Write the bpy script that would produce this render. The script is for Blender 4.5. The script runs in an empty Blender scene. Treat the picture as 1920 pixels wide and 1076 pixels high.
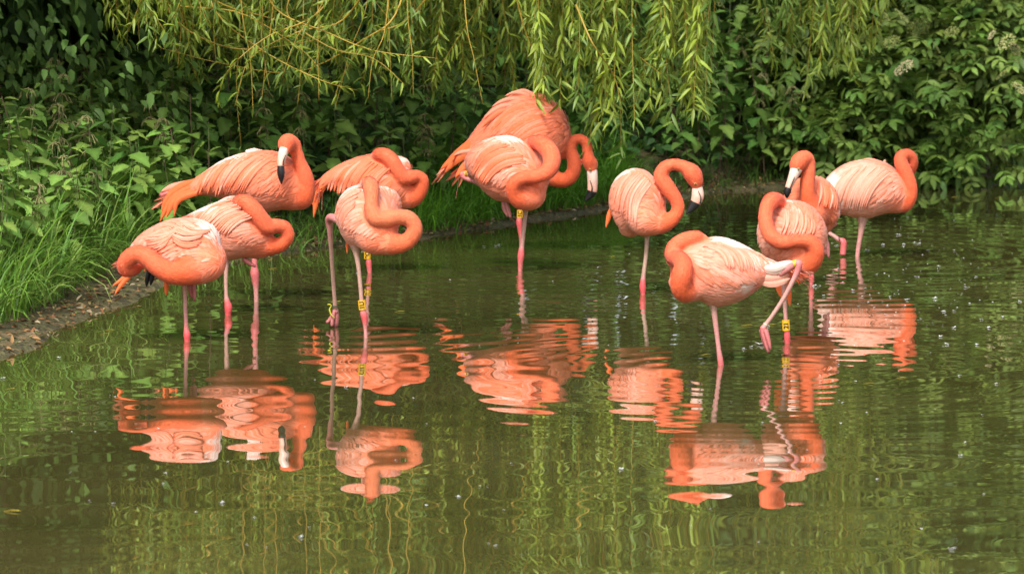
import bpy, bmesh, math, random
import numpy as np
from mathutils import Vector, Matrix
from mathutils.bvhtree import BVHTree

# ------------------------------------------------------------------ camera, sky, sun, exposure
scene = bpy.context.scene
COL = scene.collection
H = 2.18                      # camera height above the water
F = 10000.0                   # focal length in pixels of the 1920 wide photograph
PITCH = math.atan(938.0 / F)
cam_d = bpy.data.cameras.new('camera')
cam = bpy.data.objects.new('camera', cam_d); COL.objects.link(cam)
cam.location = (0, 0, H)
cam.rotation_euler = (math.pi / 2 - PITCH, 0, 0)
cam_d.sensor_width = 36.0
cam_d.lens = 36.0 * F / 1920.0
cam_d.clip_start = 0.5; cam_d.clip_end = 3000
cam_d.dof.use_dof = True; cam_d.dof.focus_distance = 21.8; cam_d.dof.aperture_fstop = 7.5
scene.camera = cam

SUN_EL, SUN_AZ = 50.0, 200.0   # azimuth the light comes from, degrees clockwise from +Y
world = bpy.data.worlds.new('World'); scene.world = world; world.use_nodes = True
wn = world.node_tree; wn.nodes.clear()
wo = wn.nodes.new('ShaderNodeOutputWorld'); wb = wn.nodes.new('ShaderNodeBackground')
sky = wn.nodes.new('ShaderNodeTexSky'); sky.sky_type = 'NISHITA'; sky.sun_disc = False
sky.sun_elevation = math.radians(SUN_EL); sky.sun_rotation = math.radians(SUN_AZ)
sky.air_density = 1.0; sky.dust_density = 3.0
hs = wn.nodes.new('ShaderNodeHueSaturation'); hs.inputs['Saturation'].default_value = 0.35
wn.links.new(sky.outputs[0], hs.inputs['Color']); wn.links.new(hs.outputs[0], wb.inputs[0])
wb.inputs[1].default_value = 0.14
wn.links.new(wb.outputs[0], wo.inputs[0])
sd_ = bpy.data.lights.new('sun', 'SUN'); sd_.energy = 1.9; sd_.angle = math.radians(12); sd_.color = (1.0, 0.965, 0.91)
sun = bpy.data.objects.new('sun', sd_); COL.objects.link(sun)
az, el = math.radians(SUN_AZ), math.radians(SUN_EL)
sun.rotation_euler = Vector((-math.sin(az) * math.cos(el), -math.cos(az) * math.cos(el), -math.sin(el))).to_track_quat('-Z', 'Y').to_euler()
scene.view_settings.view_transform = 'Standard'; scene.view_settings.look = 'None'
scene.view_settings.gamma = 1.0; scene.view_settings.use_curve_mapping = False
scene.view_settings.exposure = 1.03
scene.render.engine = 'CYCLES'
scene.cycles.use_denoising = True
scene.cycles.max_bounces = 6; scene.cycles.diffuse_bounces = 3; scene.cycles.glossy_bounces = 3
scene.cycles.transmission_bounces = 3; scene.cycles.transparent_max_bounces = 4
scene.cycles.caustics_reflective = False; scene.cycles.caustics_refractive = False

# ------------------------------------------------------------------ helpers
ZUP = Vector((0, 0, 1))
CP, SP = math.cos(PITCH), math.sin(PITCH)
def ray(px, py):
    a, b = (px - 960.0) / F, (538.0 - py) / F
    return Vector((a, b * SP + CP, b * CP - SP))
def at(px, py, d):
    r = ray(px, py); return Vector((0, 0, H)) + r * (d / r.y)
def ground(px, py):
    r = ray(px, py); return Vector((0, 0, H)) + r * (-H / r.z)
def tag(o, label=None, cat=None, group=None, kind=None):
    if label: o['label'] = label
    if cat: o['category'] = cat
    if group: o['group'] = group
    if kind: o['kind'] = kind
    return o
def mesh_np(name, V, faces, mats, col=None, smooth=True, uv=None):
    """V (n,3), faces: list of (m,k) int arrays."""
    me = bpy.data.meshes.new(name)
    V = np.asarray(V, dtype=np.float32)
    me.vertices.add(len(V)); me.vertices.foreach_set('co', V.ravel())
    li, ls, lt, pos = [], [], [], 0
    for f in faces:
        f = np.asarray(f, dtype=np.int32)
        if len(f) == 0: continue
        m, k = f.shape
        li.append(f.ravel()); ls.append(pos + np.arange(m) * k); lt.append(np.full(m, k)); pos += m * k
    li = np.concatenate(li); ls = np.concatenate(ls); lt = np.concatenate(lt)
    me.loops.add(len(li)); me.loops.foreach_set('vertex_index', li.astype(np.int32))
    me.polygons.add(len(ls)); me.polygons.foreach_set('loop_start', ls.astype(np.int32))
    me.polygons.foreach_set('loop_total', lt.astype(np.int32))
    me.polygons.foreach_set('use_smooth', np.full(len(ls), smooth))
    if uv is not None:
        l = me.uv_layers.new(name='UVMap'); l.data.foreach_set('uv', np.asarray(uv, dtype=np.float32)[li].ravel())
    me.update(calc_edges=True); me.validate()
    if col is not None:
        c = np.ones((len(V), 4), dtype=np.float32); c[:, :3] = col
        a = me.color_attributes.new('Col', 'FLOAT_COLOR', 'POINT'); a.data.foreach_set('color', c.ravel())
    for m in (mats if isinstance(mats, (list, tuple)) else [mats]): me.materials.append(m)
    return me
def link(name, me, parent=None):
    o = bpy.data.objects.new(name, me); COL.objects.link(o)
    if parent: o.parent = parent
    return o
def empty(name, loc):
    o = bpy.data.objects.new(name, None); COL.objects.link(o); o.location = loc; o.empty_display_size = 0.1; return o
def catmull(P, n):
    """sample an open Catmull-Rom spline through the rows of P, n points, even in parameter."""
    P = np.asarray(P, float); m = len(P)
    Q = np.vstack([2 * P[0] - P[1], P, 2 * P[-1] - P[-2]])
    t = np.linspace(0, m - 1 - 1e-9, n); i = np.floor(t).astype(int); u = (t - i)[:, None]
    p0, p1, p2, p3 = Q[i], Q[i + 1], Q[i + 2], Q[i + 3]
    return 0.5 * (2 * p1 + (p2 - p0) * u + (2 * p0 - 5 * p1 + 4 * p2 - p3) * u**2 + (3 * p1 - p0 - 3 * p2 + p3) * u**3)
def norm(a): return a / np.maximum(np.linalg.norm(a, axis=-1, keepdims=True), 1e-9)
def tube_np(C, R, seg=8, R2=None, up=None):
    """closed tube round the centres C with radii R (R2: second axis). returns V, [quads, tris], ring count"""
    C = np.asarray(C, float); n = len(C); R = np.broadcast_to(np.asarray(R, float), (n,)); R2 = R if R2 is None else np.asarray(R2, float)
    T = norm(np.gradient(C, axis=0))
    if up is not None:
        U = np.asarray(up, float)[None] - T * (T @ np.asarray(up, float))[:, None]
        # where the tangent is nearly up, keep the previous frame
        ln = np.linalg.norm(U, axis=1)
        for i in range(1, n):
            if ln[i] < 0.25: U[i] = U[i - 1] - T[i] * (T[i] @ U[i - 1])
        U = norm(U)
    else:
        U = np.zeros_like(T)
        a = np.array([0, 0, 1.0]) if abs(T[0, 2]) < 0.8 else np.array([1.0, 0, 0])
        u = a - T[0] * (a @ T[0]); U[0] = u / np.linalg.norm(u)
        for i in range(1, n):
            u = U[i - 1] - T[i] * (T[i] @ U[i - 1]); U[i] = u / max(np.linalg.norm(u), 1e-9)
    W = np.cross(T, U)
    a = np.linspace(0, 2 * np.pi, seg, endpoint=False)
    V = C[:, None] + U[:, None] * (np.cos(a)[None, :, None] * R[:, None, None]) + W[:, None] * (np.sin(a)[None, :, None] * R2[:, None, None])
    V = V.reshape(-1, 3)
    i = np.arange(n - 1)[:, None] * seg; j = np.arange(seg)[None]; j2 = (j + 1) % seg
    q = np.stack([i + j, i + j2, i + seg + j2, i + seg + j], -1).reshape(-1, 4)
    V = np.vstack([V, C[:1], C[-1:]]); s0, s1 = n * seg, n * seg + 1
    jj = np.arange(seg); t0 = np.stack([np.full(seg, s0), (jj + 1) % seg, jj], -1)
    b = (n - 1) * seg; t1 = np.stack([np.full(seg, s1), b + jj, b + (jj + 1) % seg], -1)
    return V, [q, np.vstack([t0, t1])]
def merge(parts):
    """join (V, [q, t], col) pieces"""
    Vs, qs, ts, cs, off = [], [], [], [], 0
    for V, fs, c in parts:
        Vs.append(V); cs.append(np.broadcast_to(np.asarray(c, float), (len(V), 3)))
        for f in fs:
            f = np.asarray(f)
            if len(f) == 0: continue
            (qs if f.shape[1] == 4 else ts).append(f + off)
        off += len(V)
    fs = []
    if qs: fs.append(np.vstack(qs))
    if ts: fs.append(np.vstack(ts))
    return np.vstack(Vs), fs, np.vstack(cs)
def scatter(tv, tf, pos, rot, scl, colr):
    """one array holding N copies of the template tv/tf. rot (N,3,3), scl (N,) or (N,3), colr (N,3) or (N,k,3)"""
    N, k = len(pos), len(tv)
    s = scl[:, None, None] if scl.ndim == 1 else scl[:, None, :]
    V = np.einsum('nij,nkj->nki', rot, tv[None] * s) + pos[:, None]
    fs = [(f[None] + (np.arange(N) * k)[:, None, None]).reshape(-1, f.shape[1]) for f in tf]
    c = np.broadcast_to(colr[:, None, :], (N, k, 3)) if colr.ndim == 2 else colr
    return V.reshape(-1, 3), fs, c.reshape(-1, 3)
def frames(d, up, roll=None):
    """rotation matrices with local Y along d and local Z near up"""
    y = norm(d); x = norm(np.cross(y, up)); z = np.cross(x, y)
    if roll is not None:
        c, s = np.cos(roll)[:, None], np.sin(roll)[:, None]; x, z = x * c + z * s, z * c - x * s
    return np.stack([x, y, z], -1)

# value noise for terrain and density
_rn = np.random.default_rng(5); _lat = _rn.random((64, 64))
def vnoise(x, y, sc):
    x = np.asarray(x) * sc + 100; y = np.asarray(y) * sc + 100
    i, j = np.floor(x).astype(int), np.floor(y).astype(int); u, v = x - i, y - j
    u, v = u * u * (3 - 2 * u), v * v * (3 - 2 * v); L = lambda a, b: _lat[a % 64, b % 64]
    return (L(i, j) * (1 - u) + L(i + 1, j) * u) * (1 - v) + (L(i, j + 1) * (1 - u) + L(i + 1, j + 1) * u) * v

# ------------------------------------------------------------------ materials
def new_mat(name):
    m = bpy.data.materials.new(name); m.use_nodes = True
    nt = m.node_tree; b = nt.nodes['Principled BSDF']; return m, nt, b
def vcol_mat(name, rough=0.6, spec=0.3, sheen=0.0, transl=0.0, noise=None, bump=None, vary=0.0, hue=0.0, sub=0.0):
    """material that takes its colour from the mesh's Col attribute, with grain on top"""
    m, nt, b = new_mat(name); N, L = nt.nodes.new, nt.links.new
    a = N('ShaderNodeAttribute'); a.attribute_name = 'Col'; c = a.outputs['Color']
    tc = N('ShaderNodeTexCoord')
    if noise:
        sc, amt = noise
        n = N('ShaderNodeTexNoise'); n.inputs['Scale'].default_value = sc; n.inputs['Detail'].default_value = 4
        L(tc.outputs['Object'], n.inputs['Vector'])
        mr = N('ShaderNodeMapRange'); mr.inputs[1].default_value = 0.3; mr.inputs[2].default_value = 0.7
        mr.inputs[3].default_value = 1 - amt; mr.inputs[4].default_value = 1 + amt
        L(n.outputs[0], mr.inputs[0])
        mx = N('ShaderNodeVectorMath'); mx.operation = 'SCALE'; L(c, mx.inputs[0]); L(mr.outputs[0], mx.inputs['Scale']); c = mx.outputs[0]
    if vary or hue:
        oi = N('ShaderNodeObjectInfo'); h = N('ShaderNodeHueSaturation')
        r1 = N('ShaderNodeMapRange'); r1.inputs[3].default_value = 1 - vary; r1.inputs[4].default_value = 1 + vary
        r2 = N('ShaderNodeMapRange'); r2.inputs[3].default_value = 0.5 - hue; r2.inputs[4].default_value = 0.5 + hue
        L(oi.outputs['Random'], r1.inputs[0]); wv = N('ShaderNodeMath'); wv.operation = 'MULTIPLY'; wv.inputs[1].default_value = 7.31
        fr = N('ShaderNodeMath'); fr.operation = 'FRACT'; L(oi.outputs['Random'], wv.inputs[0]); L(wv.outputs[0], fr.inputs[0]); L(fr.outputs[0], r2.inputs[0])
        L(r1.outputs[0], h.inputs['Value']); L(r2.outputs[0], h.inputs['Hue']); L(c, h.inputs['Color']); c = h.outputs[0]
    L(c, b.inputs['Base Color'])
    b.inputs['Roughness'].default_value = rough; b.inputs['Specular IOR Level'].default_value = spec
    if sheen: b.inputs['Sheen Weight'].default_value = sheen; b.inputs['Sheen Roughness'].default_value = 0.5
    if bump:
        sc, st, dist = bump
        n = N('ShaderNodeTexNoise'); n.inputs['Scale'].default_value = sc; n.inputs['Detail'].default_value = 3
        L(tc.outputs['Object'], n.inputs['Vector'])
        bp = N('ShaderNodeBump'); bp.inputs['Strength'].default_value = st; bp.inputs['Distance'].default_value = dist
        L(n.outputs[0], bp.inputs['Height']); L(bp.outputs[0], b.inputs['Normal'])
    if transl:
        t = N('ShaderNodeBsdfTranslucent'); ms = N('ShaderNodeMixShader'); ms.inputs[0].default_value = transl
        L(c, t.inputs['Color']); L(b.outputs[0], ms.inputs[1]); L(t.outputs[0], ms.inputs[2])
        L(ms.outputs[0], nt.nodes['Material Output'].inputs['Surface'])
    return m
M_BODY = vcol_mat('flamingo_down', 0.75, 0.15, sheen=0.25, noise=(45, 0.10), bump=(170, 0.35, 0.004))
M_FEATHER = vcol_mat('flamingo_feather', 0.6, 0.2, sheen=0.15, transl=0.15, noise=(60, 0.08))
M_LEG = vcol_mat('flamingo_leg_skin', 0.5, 0.4, noise=(120, 0.15), bump=(260, 0.4, 0.002))
_nt = M_LEG.node_tree; _w = _nt.nodes.new('ShaderNodeTexWave'); _w.bands_direction = 'Z'; _w.inputs['Scale'].default_value = 38; _w.inputs['Distortion'].default_value = 1.5
_t = [n for n in _nt.nodes if n.type == 'TEX_COORD'][0]; _b = [n for n in _nt.nodes if n.type == 'BUMP'][0]; _nt.links.new(_t.outputs['Object'], _w.inputs['Vector']); _nt.links.new(_w.outputs['Fac'], _b.inputs['Height']); _b.inputs['Strength'].default_value = 0.16
M_BILL = vcol_mat('flamingo_bill', 0.38, 0.5, noise=(80, 0.08))
M_BAND = vcol_mat('leg_band_plastic', 0.45, 0.4, noise=(60, 0.08))
M_LEAF = vcol_mat('nettle_leaf', 0.55, 0.22, transl=0.28, noise=(3.0, 0.18), vary=0.35, hue=0.018)
M_STEM = vcol_mat('nettle_stem', 0.6, 0.3, vary=0.3)
M_WILLOW = vcol_mat('willow_leaf', 0.45, 0.4, transl=0.3, noise=(6, 0.12))
M_TWIG = vcol_mat('willow_twig', 0.5, 0.35, noise=(20, 0.2))
M_ELDER = vcol_mat('elder_leaf', 0.5, 0.25, transl=0.22, noise=(5, 0.15), vary=0.3, hue=0.015)
M_SHRUB = vcol_mat('shrub_leaf', 0.55, 0.2, transl=0.2, noise=(4, 0.2))
M_GRASS = vcol_mat('grass_blade', 0.5, 0.3, transl=0.3)
M_BARK = vcol_mat('bark', 0.85, 0.2, noise=(14, 0.35), bump=(30, 0.6, 0.02))
M_LITTER = vcol_mat('dead_leaf', 0.75, 0.2, transl=0.1)
M_WHITE = vcol_mat('white_down', 0.8, 0.2, transl=0.2)
M_BLOSSOM = vcol_mat('elder_blossom', 0.7, 0.2, transl=0.2)

# ------------------------------------------------------------------ shore and terrain
SHORE_PX = [(-60, 712), (0, 682), (100, 634), (190, 592), (255, 558), (300, 530), (400, 503), (500, 484), (600, 466), (760, 450), (870, 436), (1000, 412), (1110, 396), (1200, 380), (1330, 364), (1480, 352), (1640, 350), (1800, 348), (1870, 335), (1960, 318)]
SH = [np.array(ground(*p)[:2]) for p in SHORE_PX]
SH = np.array([(-9, -8), (-6, 4), (-3.6, 11), (-2.5, 16.5)] + [tuple(p) for p in SH] + [(4.4, 32.5), (7, 35), (14, 39), (60, 60), (400, 200)])
def shore_sd(x, y):
    """signed distance to the shoreline, positive on land"""
    x = np.atleast_1d(np.asarray(x, float)); y = np.atleast_1d(np.asarray(y, float))
    best = np.full(x.shape, 1e9); sgn = np.ones(x.shape)
    for a, b in zip(SH[:-1], SH[1:]):
        e = b - a; t = np.clip(((x - a[0]) * e[0] + (y - a[1]) * e[1]) / (e @ e), 0, 1)
        dx, dy = x - a[0] - t * e[0], y - a[1] - t * e[1]; d = np.hypot(dx, dy)
        cr = e[0] * (y - a[1]) - e[1] * (x - a[0])
        m = d < best; best = np.where(m, d, best); sgn = np.where(m, np.sign(cr), sgn)
    s = best * sgn
    return np.maximum(s, 2.6 - y)
def smooth(a, b, x): t = np.clip((x - a) / (b - a), 0, 1); return t * t * (3 - 2 * t)
def terrain(x, y):
    x = np.atleast_1d(np.asarray(x, float)); y = np.atleast_1d(np.asarray(y, float))
    s = shore_sd(x, y) + (vnoise(x, y, 2.3) - 0.5) * 0.14 + (vnoise(x, y, 9) - 0.5) * 0.07
    land = 0.016 * smooth(0, 0.03, s) + 0.022 * smooth(0, 0.3, s) + 0.34 * np.clip(s - 0.25, 0, None) / (1 + np.clip(s - 0.25, 0, None) * 0.22)
    land = np.where(land > 1.4, 1.4 + (land - 1.4) * 0.1, land) + (vnoise(x, y, 1.1) - 0.5) * 0.10 * smooth(0.2, 1, s) + (vnoise(x, y, 6) - 0.5) * 0.012 * smooth(0, 0.2, s)
    bed = -0.36 * smooth(0.0, 0.5, -s) - 0.01
    return np.where(s > 0, land, bed)
BED = -0.36
def axis(lo, hi, step, far, n):
    a = np.arange(lo, hi + 1e-6, step); g = np.geomspace(step * 2, far, n)
    return np.concatenate([(lo - g)[::-1], a, hi + g])
gx = axis(-5, 6, 0.08, 600, 22); gy = axis(16, 36, 0.08, 600, 22)
X, Y = np.meshgrid(gx, gy); Z = terrain(X.ravel(), Y.ravel())
n0, n1 = len(gx), len(gy)
i, j = np.meshgrid(np.arange(n0 - 1), np.arange(n1 - 1)); a = (j * n0 + i).ravel()
quads = np.stack([a, a + 1, a + n0 + 1, a + n0], -1)
mg, nt, b = new_mat('bank_soil'); N, L = nt.nodes.new, nt.links.new
tc = N('ShaderNodeTexCoord')
n1_ = N('ShaderNodeTexNoise'); n1_.inputs['Scale'].default_value = 9; n1_.inputs['Detail'].default_value = 8; L(tc.outputs['Object'], n1_.inputs['Vector'])
cr = N('ShaderNodeValToRGB'); e = cr.color_ramp.elements
e[0].position = 0.3; e[0].color = (0.05, 0.034, 0.015, 1); e[1].position = 0.72; e[1].color = (0.22, 0.145, 0.07, 1); e2_ = cr.color_ramp.elements.new(0.5); e2_.color = (0.10, 0.095, 0.03, 1)
L(n1_.outputs[0], cr.inputs[0])
n2_ = N('ShaderNodeTexVoronoi'); n2_.inputs['Scale'].default_value = 45; L(tc.outputs['Object'], n2_.inputs['Vector'])
mx = N('ShaderNodeMix'); mx.data_type = 'RGBA'; mx.blend_type = 'MULTIPLY'; mx.inputs[0].default_value = 0.5
L(cr.outputs[0], mx.inputs[6]); L(n2_.outputs['Distance'], mx.inputs[7]); L(mx.outputs[2], b.inputs['Base Color'])
bp = N('ShaderNodeBump'); bp.inputs['Strength'].default_value = 0.8; bp.inputs['Distance'].default_value = 0.02; L(n2_.outputs['Distance'], bp.inputs['Height'])
L(bp.outputs[0], b.inputs['Normal']); b.inputs['Roughness'].default_value = 0.8
tag(link('ground', mesh_np('ground', np.stack([X.ravel(), Y.ravel(), Z], -1), [quads], mg)), kind='structure')

# ------------------------------------------------------------------ water
wx = axis(-3.4, 3.8, 0.04, 90, 14); wy = axis(13.2, 31, 0.026, 90, 14)
wx = wx[(wx > -40)]; wy = wy[wy > -6]
X, Y = np.meshgrid(wx, wy); x, y = X.ravel(), Y.ravel()
rw = np.random.default_rng(11); z = np.zeros_like(x)
fade = smooth(11, 14, y) * (1 - smooth(31, 36, y)) * smooth(-5, -3.5, x) * (1 - smooth(4, 6, x))
for k in range(22):
    lam = rw.uniform(0.28, 1.3); th = rw.normal(math.pi / 2, 0.36); kk = 2 * math.pi / lam
    amp = rw.uniform(0.4, 1.0) * 0.0014 / kk
    z += amp * np.sin(kk * (x * math.cos(th) + y * math.sin(th)) + rw.uniform(0, 6.28) + 1.3 * vnoise(x, y, 0.7))
z *= 0.6 + 0.9 * vnoise(x, y, 0.55)
# ripple rings spreading from the legs: (pixel x, pixel y, slope, wavelength, inner, outer reach in metres)
RINGS = [(977, 507, .022, .22, .1, 2.8), (977, 478, .008, .19, .1, 2.0), (1580, 478, .024, .24, .1, 3.0), (1607, 480, .008, .21, .05, 2.0),
         (1521, 534, .014, .20, .1, 1.9), (1476, 644, .010, .19, .05, 2.0), (1352, 682, .006, .16, .05, 1.5), (1206, 551, .012, .20, .1, 2.0),
         (626, 612, .014, .25, .1, 1.9), (686, 632, .005, .19, .05, 1.2), (693, 512, .007, .21, .05, 1.6), (350, 638, .004, .20, .05, 1.2),
         (427, 589, .004, .20, .05, 1.2), (480, 565, .005, .20, .05, 1.4), (1432, 700, .016, .16, .1, 2.6), (1800, 600, .006, .17, .2, 2.2)]
for (px, py, sl, lam, r0, r1) in RINGS:
    c = ground(px, py); r = np.hypot(x - c.x, y - c.y); kk = 2 * math.pi / lam
    env = smooth(0, r0, r) * np.exp(-(r / (r1 * 0.62)) ** 2) * (0.55 + 0.7 * vnoise(x, y, 0.9))
    z += sl / kk * env * np.sin(kk * r * (1 + 0.03 * np.sin(r * 3)) + rw.uniform(0, 6.28))
z *= fade
n0, n1 = len(wx), len(wy)
i, j = np.meshgrid(np.arange(n0 - 1), np.arange(n1 - 1)); a = (j * n0 + i).ravel()
quads = np.stack([a, a + 1, a + n0 + 1, a + n0], -1)
mw, nt, b = new_mat('pond_water'); N, L = nt.nodes.new, nt.links.new
tc = N('ShaderNodeTexCoord')
n1_ = N('ShaderNodeTexNoise'); n1_.inputs['Scale'].default_value = 0.9; n1_.inputs['Detail'].default_value = 3; L(tc.outputs['Object'], n1_.inputs['Vector'])
cr = N('ShaderNodeValToRGB'); e = cr.color_ramp.elements
e[0].position = 0.35; e[0].color = (0.064, 0.060, 0.017, 1); e[1].position = 0.7; e[1].color = (0.092, 0.080, 0.026, 1)
L(n1_.outputs[0], cr.inputs[0]); L(cr.outputs[0], b.inputs['Base Color'])
b.inputs['Roughness'].default_value = 0.006; b.inputs['IOR'].default_value = 1.36; b.inputs['Coat Weight'].default_value = 0.55; b.inputs['Coat IOR'].default_value = 1.36; b.inputs['Coat Roughness'].default_value = 0.006   # extra coat added to strengthen the mirrored reflections, no real film
tag(link('pond_water', mesh_np('pond_water', np.stack([x, y, z], -1), [quads], mw)), kind='structure')

# ------------------------------------------------------------------ flamingos
NECK = np.array([0.86, 0.165, 0.070]); CORAL = np.array([0.85, 0.195, 0.090]); PEACH = np.array([0.84, 0.30, 0.19])
PALE = np.array([0.86, 0.415, 0.305]); WHITE = np.array([0.86, 0.69, 0.61]); ORANGE = np.array([0.84, 0.16, 0.045]); BLACK = np.array([0.012, 0.011, 0.012])
LEG_TAN = np.array([0.44, 0.28, 0.21]); LEG_PINK = np.array([0.54, 0.23, 0.21]); LEG_RED = np.array([0.64, 0.085, 0.09])
COLS = {'o': ORANGE, 'c': CORAL, 'p': PEACH, 'w': WHITE, 'k': BLACK, 'l': PALE, 'h': np.array([0.84, 0.62, 0.50])}
def remesh(V, fs, vox):
    me = mesh_np('tmp', V, fs, [])
    o = bpy.data.objects.new('tmp', me); COL.objects.link(o)
    m = o.modifiers.new('r', 'REMESH'); m.mode = 'VOXEL'; m.voxel_size = vox; m.use_smooth_shade = True
    s = o.modifiers.new('s', 'SMOOTH'); s.factor = 0.5; s.iterations = 7
    dg = bpy.context.evaluated_depsgraph_get(); ev = o.evaluated_get(dg)
    out = bpy.data.meshes.new_from_object(ev, depsgraph=dg)
    bpy.data.objects.remove(o); bpy.data.meshes.remove(me)
    return out
def text_mesh(txt, size, mat):
    cu = bpy.data.curves.new('txt', 'FONT'); cu.body = txt; cu.size = size; cu.align_x = 'CENTER'; cu.align_y = 'CENTER'; cu.extrude = 0.0004; cu.offset = size * 0.03
    o = bpy.data.objects.new('txt', cu); COL.objects.link(o)
    dg = bpy.context.evaluated_depsgraph_get(); me = bpy.data.meshes.new_from_object(o.evaluated_get(dg), depsgraph=dg)
    bpy.data.objects.remove(o); bpy.data.curves.remove(cu); me.materials.clear(); me.materials.append(mat)
    a = me.color_attributes.new('Col', 'FLOAT_COLOR', 'POINT'); a.data.foreach_set('color', np.tile([0.02, 0.018, 0.01, 1], len(me.vertices)).astype(np.float32))
    return me
class Bird:
    def __init__(self, foot, label, seed):
        self.g = ground(*foot); self.d = self.g.y
        self.root = empty('flamingo', (self.g.x, self.g.y, BED))
        tag(self.root, label, 'flamingo', 'flamingos wading in the pond')
        self.o = np.array(self.root.location); self.rng = np.random.default_rng(seed)
        self.s = F / (Vector(self.g) - Vector((0, 0, H))).dot(Vector((0, CP, -SP)))    # pixels per metre at the bird
    def P(self, px, py, dz=0):
        """pixel plus depth offset (in pixels of this bird's scale, + away) -> point local to the bird"""
        return np.array(at(px, py, self.d + dz / self.s)) - self.o
    def body(self, secs, neck, tail, tint=0.4, wing=True, whites=(), blobs=(), neckcol=None, nf=2100, drape=0.55, wlen=0.11, wmin=0.26, lift=1.0, fw=1.0):
        s = self.s; rng = self.rng
        B = np.array([list(self.P(*q[:3])) + [q[3] / s, q[4] / s] for q in secs])
        b = catmull(B, 30)
        b[:, 3:] = np.maximum(b[:, 3:], 0.004)
        bV, bF = tube_np(b[:, :3], b[:, 3], 20, b[:, 4], up=(0, 0, 1))
        K = np.array([list(self.P(*q[:3])) + [q[3] / s] for q in neck]); k = catmull(K, 70); k[:, 3] = np.maximum(k[:, 3], 0.004)
        kV, kF = tube_np(k[:, :3], k[:, 3], 16)
        parts = [(bV, bF, (0, 0, 0)), (kV, kF, (0, 0, 0))]
        # rounded ends
        def ball(c, r, sc=(1, 1, 1)):
            n = 10; t = np.linspace(-1, 1, n); rr = np.sqrt(np.maximum(1 - t * t, 1e-4)) * r
            C = np.array(c)[None] + np.outer(t * r, [0, 0, 1]); V, Fc = tube_np(C, rr, 14); V = (V - c) * np.array(sc) + c; return (V, Fc, (0, 0, 0))
        parts.append(ball(b[0, :3], min(b[0, 3], b[0, 4]) * 0.98)); parts.append(ball(k[-1, :3], k[-1, 3] * 0.97)); parts.append(ball(k[0, :3], k[0, 3] * 0.97))
        for q in blobs:
            parts.append(ball(self.P(*q[:3]), q[3] / s, q[4] if len(q) > 4 else (1, 1, 1)))
        V, fs, _ = merge(parts)
        me = remesh(V, fs, 0.0052)
        n = len(me.vertices); co = np.empty(n * 3, np.float32); me.vertices.foreach_get('co', co); co = co.reshape(-1, 3).astype(float)
        # neck membership
        D = np.linalg.norm(co[:, None] - k[None, :, :3], axis=2) - k[None, :, 3]; jn = D.argmin(1); dn = D.min(1)
        Db = np.linalg.norm(co[:, None] - b[None, :, :3], axis=2) / (0.5 * (b[:, 3] + b[:, 4]))[None]; jb = Db.argmin(1); tb = jb / 29.0
        # blend the root of the neck into the breast
        ed = np.empty(len(me.edges) * 2, np.int32); me.edges.foreach_get('vertices', ed); ed = ed.reshape(-1, 2); deg = np.bincount(ed.ravel(), minlength=n).astype(float)[:, None]
        wsm = ((1 - smooth(0.12, 0.30, jn / 69.0)) * (1 - smooth(0.03, 0.06, dn)))[:, None] * 0.7
        for _ in range(45):
            acc = np.stack([np.bincount(ed[:, 0], co[ed[:, 1], q], n) + np.bincount(ed[:, 1], co[ed[:, 0], q], n) for q in range(3)], -1) / np.maximum(deg, 1); co = co + wsm * (acc - co)
        me.vertices.foreach_set('co', co.astype(np.float32).ravel()); me.update()
        wnk = np.exp(-np.maximum(dn, 0) / 0.008) * smooth(0.0, 0.16, jn / 69.0)
        chest = (1 - smooth(0.0, 0.45, tb))
        nc = NECK if neckcol is None else np.array(neckcol)
        low = 1 - smooth(-0.6, 0.3, (co[:, 2] - b[jb, 2]) / b[jb, 3])
        bc = CORAL * (1 - 0.35 * tint) + PALE * 0.35 * tint
        c = np.tile(bc, (n, 1)); c = c * (1 - 0.55 * (low * (1 - chest))[:, None]) + PEACH * (0.55 * (low * (1 - chest))[:, None])
        c = c * (1 - 0.5 * chest[:, None]) + nc * 1.05 * 0.5 * chest[:, None]
        ncol = nc[None] * (1 - 0.25 * smooth(0.2, 0.75, jn / 69.0)[:, None] * tint) + CORAL[None] * 0.25 * tint * smooth(0.2, 0.75, jn / 69.0)[:, None]
        lob = (1 - smooth(0.10, 0.42, jn / 69.0))[:, None]; ncol = ncol * (1 - 0.55 * lob) + np.array([0.84, 0.125, 0.03]) * 0.55 * lob  # lower neck deeper orange: its own colour plus some shading put into it
        c = c * (1 - wnk[:, None]) + ncol * wnk[:, None]
        c *= (0.94 + 0.12 * vnoise(co[:, 0] * 9 + co[:, 1] * 5, co[:, 2] * 9, 2.0))[:, None]
        ca = np.ones((n, 4), np.float32); ca[:, :3] = c
        a = me.color_attributes.new('Col', 'FLOAT_COLOR', 'POINT'); a.data.foreach_set('color', ca.ravel())
        me.materials.clear(); me.materials.append(M_BODY)
        me.polygons.foreach_set('use_smooth', np.ones(len(me.polygons), bool))
        link('body', me, self.root)
        # ---- short down on the neck, lying from the head towards the body
        cand = np.where((wnk > 0.5) & (jn < 66))[0]; cand = rng.choice(cand, min(len(cand), 2600), replace=False)
        vn = np.empty(n * 3, np.float32); me.vertices.foreach_get('normal', vn); vn = vn.reshape(-1, 3)[cand].astype(float)
        tg = -norm(np.gradient(k[:, :3], axis=0))[jn[cand]] + rng.normal(0, 0.22, (len(cand), 3)); tg = norm(tg - vn * (tg * vn).sum(1, keepdims=True)); sv = np.cross(tg, vn)
        ln = rng.uniform(0.010, 0.018, (len(cand), 1)); p0 = co[cand] + vn * 0.0002; p1 = p0 + tg * ln * 0.5 + vn * 0.0011; p2 = p0 + tg * ln + vn * rng.uniform(0.0006, 0.0022, (len(cand), 1))
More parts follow.
